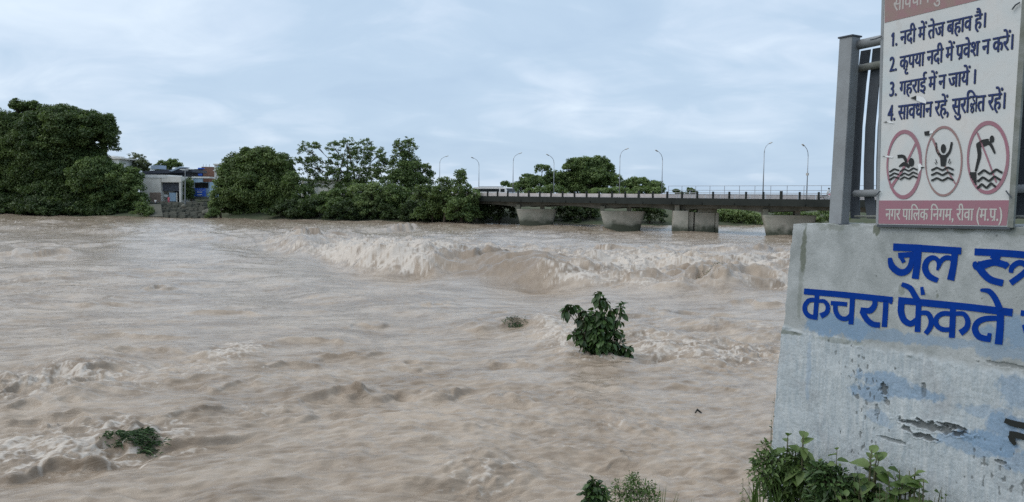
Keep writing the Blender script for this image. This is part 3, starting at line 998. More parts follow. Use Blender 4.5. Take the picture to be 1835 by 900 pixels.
for i, (bx, dep, lb, lab) in enumerate([(262, 147, [(258, 372, 14, 14), (268, 380, 9, 8), (254, 382, 18, 8)], 'bush covering the left side of the concrete ramp'), (383, 145, [(384, 380, 9, 8), (378, 385, 8, 5)], 'small bush at the right foot of the stone steps')]):
    tree('riverside_bush', lab, dep - 3, bx, lb, 'mid', .2, 28, seed=90 + i, trunk=.08, cat='bush', zb=.4)
# behind the bridge
tree('small_tree', 'small two tiered tree behind the bridge, left of the biggest domed tree', 168, 965,
     [(972, 304, 15, 9), (945, 318, 14, 6), (962, 322, 22, 9), (985, 316, 10, 8), (950, 332, 30, 12), (930, 338, 24, 10)], 'mid', .25, 26, seed=30, trunk=.3, zb=2.8)
tree('rain_tree', 'biggest domed tree behind the bridge with a spreading flat crown', 172, 1055,
     [(1040, 298, 28, 15), (1070, 296, 26, 15), (1052, 290, 22, 8), (1088, 304, 14, 12), (1020, 300, 12, 9), (1055, 318, 46, 18), (1000, 325, 26, 16), (1040, 338, 46, 14), (1090, 325, 20, 16)],
     'mid', .27, 28, seed=31, trunk=.6, zb=2.8)
tree('low_tree', 'low wide tree behind the bridge, right of the biggest domed tree', 170, 1150,
     [(1145, 330, 24, 12), (1125, 334, 18, 12), (1165, 335, 22, 11), (1182, 342, 14, 7), (1105, 326, 10, 14), (1150, 344, 40, 8)], 'mid', .26, 26, seed=32, trunk=.3, zb=2.8)
tree('small_tree', 'tiny tree seen through the railings right of the low wide tree', 200, 1237,
     [(1237, 341, 7, 4), (1244, 346, 6, 3), (1212, 343, 5, 3), (1222, 347, 14, 3)], 'mid', .28, 20, seed=33, trunk=.2, zb=3)
for i, (bx, lb, lab) in enumerate([
        (905, [(895, 346, 20, 8), (915, 345, 20, 9), (905, 330, 8, 4)], 'low scrub behind the white bus'),
        (975, [(965, 344, 26, 9), (992, 342, 22, 10)], 'scrub behind the bridge under the two tiered tree'),
        (1100, [(1080, 345, 26, 8), (1110, 344, 22, 8)], 'scrub behind the bridge between the domed tree and the low wide tree')]):
    tree('scrub', lab, 160, bx, lb, 'mid', .25, 24, seed=40 + i, trunk=.12, cat='bush', zb=2.8)
# under the bridge
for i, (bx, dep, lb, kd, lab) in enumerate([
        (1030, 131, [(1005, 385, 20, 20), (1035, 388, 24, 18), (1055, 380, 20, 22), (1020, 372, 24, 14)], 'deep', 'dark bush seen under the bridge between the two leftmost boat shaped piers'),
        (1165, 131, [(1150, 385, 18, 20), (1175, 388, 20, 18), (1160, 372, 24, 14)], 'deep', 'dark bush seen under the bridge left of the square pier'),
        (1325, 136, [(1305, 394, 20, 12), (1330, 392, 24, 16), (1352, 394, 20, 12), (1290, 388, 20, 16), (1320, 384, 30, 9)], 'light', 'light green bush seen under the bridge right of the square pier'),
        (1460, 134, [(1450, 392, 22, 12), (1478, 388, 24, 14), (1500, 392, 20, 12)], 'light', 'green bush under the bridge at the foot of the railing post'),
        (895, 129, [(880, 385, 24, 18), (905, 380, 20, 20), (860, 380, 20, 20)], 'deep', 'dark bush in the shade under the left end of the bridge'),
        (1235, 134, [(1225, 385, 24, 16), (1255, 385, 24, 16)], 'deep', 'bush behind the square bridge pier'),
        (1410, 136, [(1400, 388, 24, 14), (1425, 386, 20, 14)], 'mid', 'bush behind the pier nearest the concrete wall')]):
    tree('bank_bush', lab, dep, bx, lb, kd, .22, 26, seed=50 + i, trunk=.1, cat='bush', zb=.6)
# tree line far away on both sides so that a side view does not end in nothing
for i, (bx, dep, s) in enumerate([(-240, 172, 1.2), (1850, 250, 1.2)]):
    tree('distant_tree', ['round tree far outside the left edge on the opposite bank', 'tree far off behind the right part of the bridge'][bx > 900], dep, bx,
         [(bx - 30 * s, 335, 34 * s, 26 * s), (bx + 25 * s, 328, 36 * s, 30 * s), (bx, 315 + 10 * (1 - s), 28 * s, 20 * s)] if bx < 0 else [(bx - 20 * s, 352, 30 * s, 5), (bx + 20 * s, 351, 30 * s, 6)],
         'mid', .4, 10, seed=60 + i, trunk=.4, group='trees on the far horizon', zb=3)
# ================================================================== BUILDINGS
M_wht = pbr('limewashed_wall', (0.82, 0.79, 0.73), .9, var=.3, scale=.7, col2=(0.70, 0.66, 0.59), bump=.2)
M_wht2 = pbr('pale_plaster', (0.83, 0.83, 0.8), .9, var=.25, scale=.5)
M_roofd = pbr('dark_tin_roof', (0.07, 0.08, 0.11), .6, var=.3)
M_roofb = pbr('pale_blue_sheet', (0.42, 0.52, 0.64), .5, var=.2)
M_blue = pbr('blue_paint', (0.03, 0.12, 0.6), .6, var=.2)
M_pblue = pbr('pale_blue_paint', (0.42, 0.58, 0.74), .7, var=.2)
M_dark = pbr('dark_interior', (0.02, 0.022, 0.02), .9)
M_stone = pbr('wet_river_stone', (0.13, 0.13, 0.10), .85, scale=1.2, col2=(0.05, 0.055, 0.045), bump=.8, bscale=3)
M_stone2 = pbr('pale_worn_stone', (0.17, 0.165, 0.13), .9, var=.4, scale=1.5, bump=.5)
M_brick = pbr('bare_brick', (0.28, 0.15, 0.11), .9, var=.3, scale=2)


class Bld:
    """a building whose front is measured off at a given distance"""

    def __init__(s, name, label, Y, base_px, zb=2.5, cat='building'):
        s.Y = Y
        s.b = D(base_px, 350, Y); s.b.z = zb
        s.root = empty(name, s.b, label, cat)

    def rect(s, part, mat, x0, y0, x1, y1, dy=0.0, th=.3, parent=None, bevel=0):
        a = D(x0, y0, s.Y + dy); c = D(x1, y1, s.Y + dy)
        m = MB()
        m.box(((a.x + c.x) / 2, s.Y + dy + th / 2, (a.z + c.z) / 2), (abs(c.x - a.x) / 2, th / 2, abs(a.z - c.z) / 2))
        return m.build(part, mat, parent or s.root, bevel=bevel)


b = Bld('white_building', 'small white walled building with a wide dark doorway above the stone steps', 158, 290, 2.5)
b.rect('wall', M_wht, 250, 318, 289, 364, 0, 7)
b.rect('wall', M_wht, 320.5, 318, 324.5, 363, 0, 7)
b.rect('lintel_wall', M_wht, 289, 316, 324, 327, -.05, 7)
b.rect('roof_parapet', M_wht2, 247, 313, 300, 319, -.1, 7.2)
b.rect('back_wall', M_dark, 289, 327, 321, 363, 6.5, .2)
sh = b.rect('shutter', M_roofd, 290, 328, 320.5, 343, .8, .1)
for i in range(4):
    b.rect('slat', M_lamp, 290, 330 + i * 3.5, 318, 330.7 + i * 3.5, .72, .06, sh)
b.rect('blue_door_panel', M_pblue, 303, 345.5, 315, 361, 1.0, .15)
b.rect('side_post', M_wht2, 315.6, 345, 317.6, 362, .9, .2)
b.rect('cloth_bundle', M_wht2, 293, 349, 301, 354, 1.2, .4, bevel=.1)
b.rect('plinth', M_stone, 250, 362.5, 332, 366, -1.2, 8)
b.rect('faded_lower_band', pbr('faded_brown_wash', (.36, .27, .22), .9, var=.4), 268, 345, 288.5, 362, -.03, .03)

b = Bld('hillside_house', 'white upper storey of a house showing between the big left tree and the feathery tree', 192, 196, 2.8)
b.rect('wall', M_wht2, 176, 284, 214, 356, 0, 9)
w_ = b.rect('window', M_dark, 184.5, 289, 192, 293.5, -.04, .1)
b.rect('frame', M_wht2, 188, 289, 188.6, 293.5, -.08, .05, w_)
b.rect('roof_slab', M_wht, 173, 282, 217, 285, -.6, 10)
b.rect('parapet', M_wht2, 180, 279, 205, 282, 1, 5)
b.rect('balcony', M_wht, 204, 294, 221, 298, -1.2, 1.2)

b = Bld('tin_roofed_shed', 'shed with dark tin roof and pale blue sloping sheet behind the white building', 172, 290, 2.6, 'shed')
b.rect('wall', M_roofd, 258, 309, 336, 345, 0, 6)
m = MB(); p = [D(256, 312, 170.5), D(256, 307, 170.5), D(300, 304, 170.5), D(345, 304, 170.5), D(345, 309, 170.5)]
m.prism(p, (0, 8, 0)); m.build('roof', M_roofd, b.root)
m = MB(); p = [D(302, 306.5, 170), D(322, 298.5, 170), D(327, 299.5, 170), D(308, 307.5, 170)]
m.prism(p, (0, 4, 0)); m.build('sloping_sheet', M_roofb, b.root)
m = MB(); p = [D(270, 297, 176), D(284, 296, 176), D(284, 303, 176), D(272, 303, 176)]
m.prism(p, (0, 4, 0)); m.build('blue_wall_patch', M_roofb, b.root)
m = MB(); p = [D(322, 303, 169), D(338, 302.4, 169), D(338, 304, 169), D(322, 304.5, 169)]
m.prism(p, (0, 3, 0)); m.build('awning', M_wht2, b.root)

b = Bld('blue_shop', 'blue fronted riverside shop with a pale blue canopy between the two trees', 163, 360, 2.4, 'shop')
b.rect('wall', M_pblue, 348, 326, 376, 357, 1, 5)
b.rect('canopy', M_wht2, 344, 316.5, 375, 319.5, -1.2, 3)
b.rect('canopy_front', M_pblue, 346, 319.5, 363, 326.5, -1.0, .3)
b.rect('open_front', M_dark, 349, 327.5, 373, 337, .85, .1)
sgn = b.rect('sign_panel', M_blue, 347, 337.5, 368, 352, -.1, .25)
b.rect('stripe', M_wht2, 353, 343.6, 362, 345.2, -.14, .04, sgn)
b.rect('stripe', M_wht2, 354, 348.4, 362, 350, -.14, .04, sgn)
b.rect('stripe', M_wht2, 350, 340.6, 366, 341.2, -.14, .04, sgn)
b.rect('step', M_stone, 345, 353, 372, 357.5, -.6, 1.4)

b = Bld('roof_top_house', 'house with a bright blue water tank on its flat roof behind the blue shop', 185, 358, 2.6, 'house')
b.rect('wall', M_roofd, 336, 305, 368, 350, 0, 7)
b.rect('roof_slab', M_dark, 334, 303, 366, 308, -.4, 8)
b.rect('blue_parapet', M_blue, 350, 309, 362, 315, -.5, .4)
m = MB(); c = D(360.5, 309, 187); m.tube([c, D(360.5, 301, 187)], [.75, .75], 14); m.build('water_tank', M_blue, b.root, smooth=False)
b.rect('stair_room', M_pblue, 352, 304, 357.5, 311, 1, 2)

b = Bld('pale_blue_house', 'pale blue house with a flat roof touching the left side of the dome shaped tree', 178, 393, 2.6, 'house')
b.rect('wall', M_wht2, 384, 296, 410, 350, 0, 7)
w_ = b.rect('window', M_pblue, 389, 298, 403, 303, -.05, .08)
b.rect('roof_slab', M_wht, 382, 293.5, 412, 296, -.5, 8)
b.rect('brick_side', M_brick, 364, 304, 376, 350, 2, 5)
b.rect('ledge', M_wht2, 382, 305, 408, 307, -.8, 1)

b = Bld('brick_house', 'unfinished brick house end behind the blue water tank', 200, 371, 2.6, 'house')
b.rect('wall', M_brick, 361, 299, 381, 350, 0, 6)
m = MB()
for x in (364, 369, 375): m.tube([D(x, 299.5, 201), D(x + .4, 294.5, 201)], .05, 5)
m.build('rebar', M_lamp, b.root)

b = Bld('pale_building', 'pale building half hidden behind the open branching tree', 165, 585, 2.4)
b.rect('wall', M_wht, 540, 322, 625, 354, 0, 8)
b.rect('pillar', M_wht2, 545, 322, 551, 350, -.4, .4)
b.rect('pillar', M_wht2, 563, 322, 566, 348, -.4, .4)
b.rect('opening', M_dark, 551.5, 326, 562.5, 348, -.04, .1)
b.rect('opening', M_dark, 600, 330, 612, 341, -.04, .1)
b.rect('roof_slab', M_wht2, 538, 320, 628, 323, -.8, 9)
b = Bld('low_shed', 'low white shed glimpsed through the leaves below the tall upright tree', 160, 745, 2.4, 'shed')
b.rect('wall', M_wht2, 728, 340, 762, 352, 0, 5)
b.rect('roof', M_wht, 726, 338, 764, 340.5, -.5, 6)

# utility pole
c = D(331.5, 363, 152)
pole = empty('utility_pole', (c.x, c.y, 2.4), 'thin dark utility pole standing between the white building and the blue shop', 'pole')
m = MB(); m.tube([D(331.5, 368, 152), D(331.8, 303, 152)], [.1, .07], 8); m.build('shaft', M_lamp, pole)
m = MB(); m.box(D(331.8, 306, 152), (.6, .05, .05)); m.build('cross_arm', M_lamp, pole)

# stone steps down to the flood
rs = random.Random(5)
steps = empty('stone_steps', D(325, 384, 146), 'worn dark stone steps going down to the water below the white building', 'steps')
for i in range(6):
    y = 388 - i * 4.1
    Y0 = 142.6 + i * 1.9
    m = MB()
    x = 290 - i * 1.2
    while x < 372 - i * 2:
        wpx = rs.uniform(6, 15)
        a = D(x, 370, Y0); c_ = D(x + wpx, 370, Y0)
        zt = 0.5 + i * .45 + rs.uniform(-.16, .16)
        m.box(((a.x + c_.x) / 2, Y0 + 1.2 + rs.uniform(-.45, .45), zt - 1.0), ((c_.x - a.x) / 2 - .05, 1.25, 1.0))
        x += wpx
    m.build('step', M_stone if i % 2 == 0 else M_stone2, steps, bevel=.12)
ramp = MB()
ramp.prism([D(268, 388, 142.5), D(292, 388, 142.5), D(288, 366, 150), D(262, 366, 150)], (0, 1.5, -1.5))
tag(ramp.build('concrete_ramp', pbr('muddy_concrete', (.11, .11, .085), .9, var=.4, scale=1.5, bump=.4)), 'pale sloping concrete ramp left of the stone steps', 'ramp')
for (px, py, s, lab) in [(371, 381, .9, 'pale boulder at the right foot of the stone steps'), (329, 370, .5, 'small pale stone block on the middle of the steps')]:
    c = D(px, py, 144 if s > .6 else 143.5)
    bm = bmesh.new(); bmesh.ops.create_icosphere(bm, subdivisions=3, radius=s)
    for v in bm.verts:
        v.co *= 1 + .18 * math.sin(v.co.x * 5 + 1) * math.cos(v.co.y * 4) + rs.uniform(-.04, .04)
        v.co.z *= .7
    me = bpy.data.meshes.new('boulder'); bm.to_mesh(me); bm.free(); me.materials.append(M_stone2)
    o = bpy.data.objects.new('boulder', me); COL.objects.link(o); o.location = c
    tag(o, lab, 'boulder')


def stander(px, py_feet, depth, mat, mat2, label, h=1.6, flip=1):
    f = D(px, py_feet, depth)
    root = empty('person', f, label, 'person')

    def q(x, y, z): return f + Vector((x * flip, y, z)) * (h / 1.7)
    J = [q(0, 0, .92), q(0, 0, 1.15), q(.02, 0, 1.38), q(.02, 0, 1.46), q(.03, -.02, 1.56), q(.03, -.02, 1.66),
         q(.19, 0, 1.36), q(.27, 0, 1.1), q(.3, -.1, .9), q(-.17, 0, 1.36), q(-.24, 0, 1.1), q(-.2, -.15, .92),
         q(.1, 0, .88), q(.13, -.03, .48), q(.12, 0, .06), q(-.1, 0, .88), q(-.1, .02, .48), q(-.12, .03, .06), q(.12, -.13, .03), q(-.12, -.1, .03)]
    E_ = [(0, 1), (1, 2), (2, 3), (3, 4), (4, 5), (2, 6), (6, 7), (7, 8), (2, 9), (9, 10), (10, 11), (0, 12), (12, 13), (13, 14), (0, 15), (15, 16), (16, 17), (14, 18), (17, 19)]
    R_ = [(.15, .11), (.15, .11), (.17, .11), .055, .1, .08, .06, .045, .03, .06, .045, .03, .09, .065, .045, .09, .065, .045, .03, .03]
    skin_body('body', J, E_, R_, M_skin, root)
    # shirt and trousers as slightly larger shells
    skin_body('shirt', [q(0, 0, .82), q(0, 0, 1.15), q(.02, 0, 1.36), q(.19, 0, 1.36), q(.25, 0, 1.15), q(-.17, 0, 1.36), q(-.23, 0, 1.15)], [(0, 1), (1, 2), (2, 3), (3, 4), (2, 5), (5, 6)], [(.19, .15), (.18, .14), (.18, .135), .08, .07, .08, .07], mat, root)
    skin_body('trousers', [q(0, 0, .92), q(.1, 0, .86), q(.13, -.03, .48), q(.12, 0, .12), q(-.1, 0, .86), q(-.1, .02, .48), q(-.12, .03, .12)], [(0, 1), (1, 2), (2, 3), (0, 4), (4, 5), (5, 6)], [(.16, .13), .11, .085, .07, .11, .085, .07], mat2, root)
    m = MB(); m.tube([q(.03, 0, 1.55), q(.03, .01, 1.63), q(.03, 0, 1.71)], [.105, .12, .05], 10); m.build('hair', M_hair, root, smooth=True)


stander(302.5, 365.5, 153.2, M_pink, M_pink, 'person in pink clothes standing in front of the blue door panel of the white building', 1.5)
stander(279, 371, 150.8, M_white, M_darkc, 'person in a pale shirt standing at the top of the ramp beside the white building', 1.6, -1)
# ================================================================== CONCRETE WALL WITH PAINTED WRITING


def wall_sh(px, py, off=0.0):
    """photo pixel -> (s, h) on the painted face"""
    p = plane_hit(px, py, WO + WN * off, WN)
    d = p - WO
    s = (d.x * WU.x + d.y * WU.y) / (WU.x ** 2 + WU.y ** 2)
    return s, d.z - s * WU.z


def wall_pt(s, h, off=0.0):
    return WO + WU * s + ZV * h + WN * off


def make_wall():
    nS, nH = 620, 430
    s_l, _ = wall_sh(1410, 600)
    S = np.concatenate([np.zeros(14), np.linspace(0, 3.6, nS), np.linspace(3.7, 7.5, 24)])
    OC = np.concatenate([np.linspace(-.55, -.012, 14), np.zeros(nS + 24)])
    Hh = np.concatenate([np.linspace(-3.6, -2.7, 12), np.linspace(-2.68, 0, nH), np.zeros(14)])
    OR = np.concatenate([np.zeros(nH + 12), np.linspace(-.012, -.55, 14)])
    s = np.repeat(S[None], len(Hh), 0).astype(np.float32)
    h = np.repeat(Hh[:, None], len(S), 1).astype(np.float32)
    off = np.minimum(OC[None, :], OR[:, None]).astype(np.float32)
    s0 = s.copy(); h0 = h.copy()
    # ledge: the lower cast stands proud of the upper one
    hl = np.interp(s, [0, .8, 1.6, 2.4, 3.6, 7.5], [-1.10, -1.16, -1.17, -1.20, -1.27, -1.4]) + 0.018 * pn(s * 3, s * 0, 3) + 0.006 * pn(s * 18, h * 4, 5)
    low = sstep(0.03, -0.05, h - hl + .03 * pn(s * 12, h * 12, 31))
    front = sstep(-.03, 0, off)
    d = 0.013 * low * (0.65 + 0.6 * pn(s * 2, h * 2, 6))
    lip = np.exp(-((h - hl + .02) / .02) ** 2) * sstep(-.1, .3, pn(s * 3, h * 3, 33))
    d += lip * (0.003 + 0.016 * np.clip(pn(s * 14, h * 14, 7), -.6, 1))
    # trowel / shutter marks: smooth upper, rough lower
    rough = 0.25 + 1.1 * low
    d += rough * (0.0035 * pn(s * 7, h * 5, 8) + 0.0022 * pn(s * 25, h * 14, 9) + 0.0013 * pn(s * 60, h * 40, 10))
    d += low * 0.002 * pn(s * 55, h * 4, 11)
    # knocked-off plaster
    chips = np.zeros_like(s); dark = np.zeros_like(s)
    for (px, py, rx, ry, dp, sd) in [(1672, 765, 60, 9, .03, 1), (1655, 782, 26, 6, .035, 2), (1705, 764, 26, 6, .03, 3), (1626, 768, 10, 5, .02, 4), (1605, 790, 30, 4, .012, 5),
                                     (1585, 697, 7, 12, .02, 6), (1590, 720, 6, 7, .015, 7), (1655, 700, 5, 14, .012, 8), (1572, 735, 6, 12, .01, 9), (1800, 655, 40, 5, .008, 11), (1795, 828, 12, 4, .015, 13)]:
        a, b_ = wall_sh(px, py)
        w_ = 0.0062 * (1578.0 / 1578) * 1.0
        fac = 8.25 / F * (1300 / (px - 122))
        q = ((s - a) / (rx * fac * 1.05)) ** 2 + ((h - b_) / (ry * fac)) ** 2
        q += 0.9 * pn(s * 16, h * 22, 40 + sd) + .5 * pn(s * 50, h * 60, 60 + sd)
        m_ = 1 - sstep(.55, .95, q)
        d -= m_ * dp
        chips = np.maximum(chips, m_ * min(1, dp / .02))
        rim = np.exp(-((q - 1.1) / .25) ** 2) * (dp / .03) * .006
        d += rim
    # pock marks
    pk = pn(s * 22, h * 12, 15) + .6 * pn(s * 45, h * 20, 16)
    region = np.clip(pn(s * 1.3, h * 1.3, 17) + .25, 0, 1) * (.25 + low)
    pm = sstep(.86, .96, pk * .75 + region * .45)
    d -= pm * .006
    chips = np.maximum(chips, pm * .8)
    # ragged top edge and slanting free end
    htop = 0.012 * pn(s * 5, s * 0 + 2, 18) + .008 * pn(s * 19, s * 0 + 2, 19)
    topw = sstep(-.10, 0, h)
    h = h + htop * topw
    d -= topw * front * .006 * (1 + pn(s * 8, h * 8, 20))
    edge = sstep(.22, 0, s)
    s = s + edge * (0.062 * np.clip(h, -4, 0) - .012 * sstep(-.03, -.2, h) + .012 * pn(h * 6, h * 0 + 1, 21) + .006 * pn(h * 22, h * 0, 22) - .02 * low)
    off = off + d * np.where(off > -.2, 1, 0)
    P = np.array(WO)[None, None] + s[..., None] * np.array(WU) + h[..., None] * np.array(ZV) + off[..., None] * np.array(WN)
    # paint and stain masks
    blue = np.zeros_like(s)
    fac0 = 8.25 / F * 1300
    for (px, py, rx, ry, a_) in [(1500, 585, 90, 22, 1.0), (1600, 602, 130, 12, .7), (1815, 600, 60, 36, .9), (1790, 625, 60, 20, .6), (1700, 612, 80, 10, .6),
                                 (1590, 690, 75, 22, .8), (1560, 705, 40, 16, .8), (1640, 705, 50, 14, .8), (1770, 790, 65, 22, 1.0), (1810, 765, 50, 30, .9), (1820, 700, 40, 30, .6), (1760, 735, 60, 14, .5), (1575, 750, 30, 14, .5), (1740, 800, 60, 16, .7), (1450, 660, 6, 60, .4), (1825, 830, 30, 20, .6)]:
        a, b_ = wall_sh(px, py)
        f_ = fac0 / (px - 122)
        q = ((s0 - a) / (rx * f_)) ** 2 + ((h0 - b_) / (ry * f_)) ** 2
        q += .7 * pn(s0 * 4, h0 * 5, px) + .5 * pn(s0 * 14, h0 * 9, py) + .35 * pn(s0 * 40, h0 * 25, px + py)
        blue = np.maximum(blue, a_ * (1 - sstep(.5, 1.15, q)))
    moss = np.zeros_like(s)
    for (px, py, rx, ry, a_) in [(1441, 450, 5, 62, .9), (1437, 510, 4, 60, .4), (1571, 412, 8, 12, 1), (1500, 407, 20, 8, .5), (1665, 410, 30, 6, .5), (1730, 412, 20, 7, .5), (1615, 520, 6, 10, .5), (1680, 530, 3, 5, .7), (1510, 612, 60, 5, .5), (1420, 597, 22, 4, .8), (1475, 408, 10, 6, .4), (1822, 415, 20, 10, .4)]:
        a, b_ = wall_sh(px, py)
        f_ = fac0 / (px - 122)
        q = ((s0 - a) / (rx * f_)) ** 2 + ((h0 - b_) / (ry * f_)) ** 2
        q += .6 * pn(s0 * 12, h0 * 5, px + 1) + .5 * pn(s0 * 40, h0 * 25, py + 1)
        moss = np.maximum(moss, a_ * (1 - sstep(.4, 1.3, q)))
    moss = np.maximum(moss, .45 * sstep(-.05, .0, h0) * sstep(0.0, .35, pn(s0 * 7, h0 * 7, 27)))
    idx = np.arange(s.size).reshape(s.shape)
    Q = np.stack([idx[:-1, :-1], idx[:-1, 1:], idx[1:, 1:], idx[1:, :-1]], -1).reshape(-1, 4)
    col = np.stack([blue, moss, chips, low], -1)
    sh = np.stack([s0, h0, off], -1)
    m = bpy.data.materials.new('painted_concrete')
    m.use_nodes = True
    t = m.node_tree; b = t.nodes['Principled BSDF']
    A = N(t, 'ShaderNodeAttribute', attribute_name='paint'); sepc = N(t, 'ShaderNodeSeparateColor'); L(t, A.outputs['Color'], sepc.inputs[0])
    SH = N(t, 'ShaderNodeAttribute', attribute_name='sh')
    mp = N(t, 'ShaderNodeMapping'); mp.inputs['Scale'].default_value = (1, .12, 1); L(t, SH.outputs['Vector'], mp.inputs[0])
    streak = noise_n(t, mp.outputs[0], 22, 8, .75, .5)
    blot = noise_n(t, SH.outputs['Vector'], 2.4, 8, .68, .6)
    fine = noise_n(t, SH.outputs['Vector'], 45, 6, .7)
    up = mix_n(t, ramp_n(t, blot, [(.33, 0), (.66, 1)]), (0.50, 0.52, 0.52), (0.29, 0.31, 0.305))
    lo = mix_n(t, ramp_n(t, streak, [(.3, 0), (.7, 1)]), (0.34, 0.40, 0.44), (0.61, 0.635, 0.64))
    lo = mix_n(t, math_n(t, 'MULTIPLY', ramp_n(t, blot, [(.52, 0), (.68, 1)]), .6), lo, (0.36, 0.37, 0.385))
    c = mix_n(t, A.outputs['Alpha'], up, lo)
    c = mix_n(t, math_n(t, 'MULTIPLY', ramp_n(t, streak, [(.55, 0), (.8, 1)]), .35), c, (0.48, 0.50, 0.50))
    c = mix_n(t, math_n(t, 'MULTIPLY', sepc.outputs[0], .85), c, (0.19, 0.31, 0.46))
    c = mix_n(t, math_n(t, 'MULTIPLY', sepc.outputs[1], .85), c, (0.10, 0.115, 0.07))
    c = mix_n(t, math_n(t, 'MULTIPLY', sepc.outputs[2], .8), c, (0.085, 0.09, 0.085))
    c = mix_n(t, math_n(t, 'MULTIPLY', ramp_n(t, fine, [(.35, 0), (.7, 1)]), .22), c, (0.18, 0.19, 0.2))
    L(t, c, b.inputs['Base Color'])
    b.inputs['Roughness'].default_value = .88
    bn = N(t, 'ShaderNodeBump'); bn.inputs['Strength'].default_value = .6; bn.inputs['Distance'].default_value = .006
    L(t, math_n(t, 'ADD', fine, math_n(t, 'MULTIPLY', streak, .8)), bn.inputs['Height']); L(t, bn.outputs[0], b.inputs['Normal'])
    o = np_mesh('concrete_wall', P.reshape(-1, 3), Q, m, None, {'paint': ('FLOAT_COLOR', col), 'sh': ('FLOAT_VECTOR', sh)}, smooth=True)
    tag(o, 'rough grey concrete wall with blue hand painted writing and faded blue paint at the river edge', 'wall')
    return o


wall = make_wall()


def stroke_poly(pts, w, caps=True):
    """polyline (2D) with width(s) -> outline polygon"""
    P = [np.array(p, float) for p in pts]
    # resample with Catmull-Rom for bends
    if len(P) > 2:
        Q_ = []
        for i in range(len(P) - 1):
            p0 = P[max(i - 1, 0)]; p1 = P[i]; p2 = P[i + 1]; p3 = P[min(i + 2, len(P) - 1)]
            for t in np.linspace(0, 1, 6)[:-1]:
                Q_.append(.5 * ((2 * p1) + (-p0 + p2) * t + (2 * p0 - 5 * p1 + 4 * p2 - p3) * t * t + (-p0 + 3 * p1 - 3 * p2 + p3) * t ** 3))
        Q_.append(P[-1]); P = Q_
    n = len(P)
    W = np.interp(np.linspace(0, 1, n), np.linspace(0, 1, len(w)), w) if isinstance(w, (list, tuple)) else [w] * n
    A_, B_ = [], []
    for i in range(n):
        t = P[min(i + 1, n - 1)] - P[max(i - 1, 0)]
        t = t / (np.linalg.norm(t) + 1e-9)
        nn = np.array([-t[1], t[0]])
        A_.append(P[i] + nn * W[i] / 2); B_.append(P[i] - nn * W[i] / 2)
    return A_, B_


def strokes_mesh(name, strokes, to3d, mat, parent, step=.0003):
    """each stroke becomes a thin ribbon of paint on the plane given by to3d(x, y, lift)"""
    m = MB()
    for i, (pts, w) in enumerate(strokes):
        A_, B_ = stroke_poly(pts, w)
        lift = step * i
        V = []
        for a, b_ in zip(A_, B_):
            V.append(to3d(a[0], a[1], lift)); V.append(to3d(b_[0], b_[1], lift))
        m.add(V, [(2 * k, 2 * k + 1, 2 * k + 3, 2 * k + 2) for k in range(len(A_) - 1)])
    return m.build(name, mat, parent)


def wall_paint(ox, oy, sc_, off_=.006):
    def f(x, y, lift):
        px, py = ox + x / sc_, oy + y / sc_
        return plane_hit(px, py, WO + WN * off_, WN) + WN * lift
    return f


M_bluepaint = pbr('blue_letter_paint', (0.001, 0.04, 0.29), .8, var=.18, scale=14, spec=.12)
M_blackpaint = pbr('black_letter_paint', (0.012, 0.014, 0.012), .6)
f7 = wall_paint(1380, 390, 3.334)
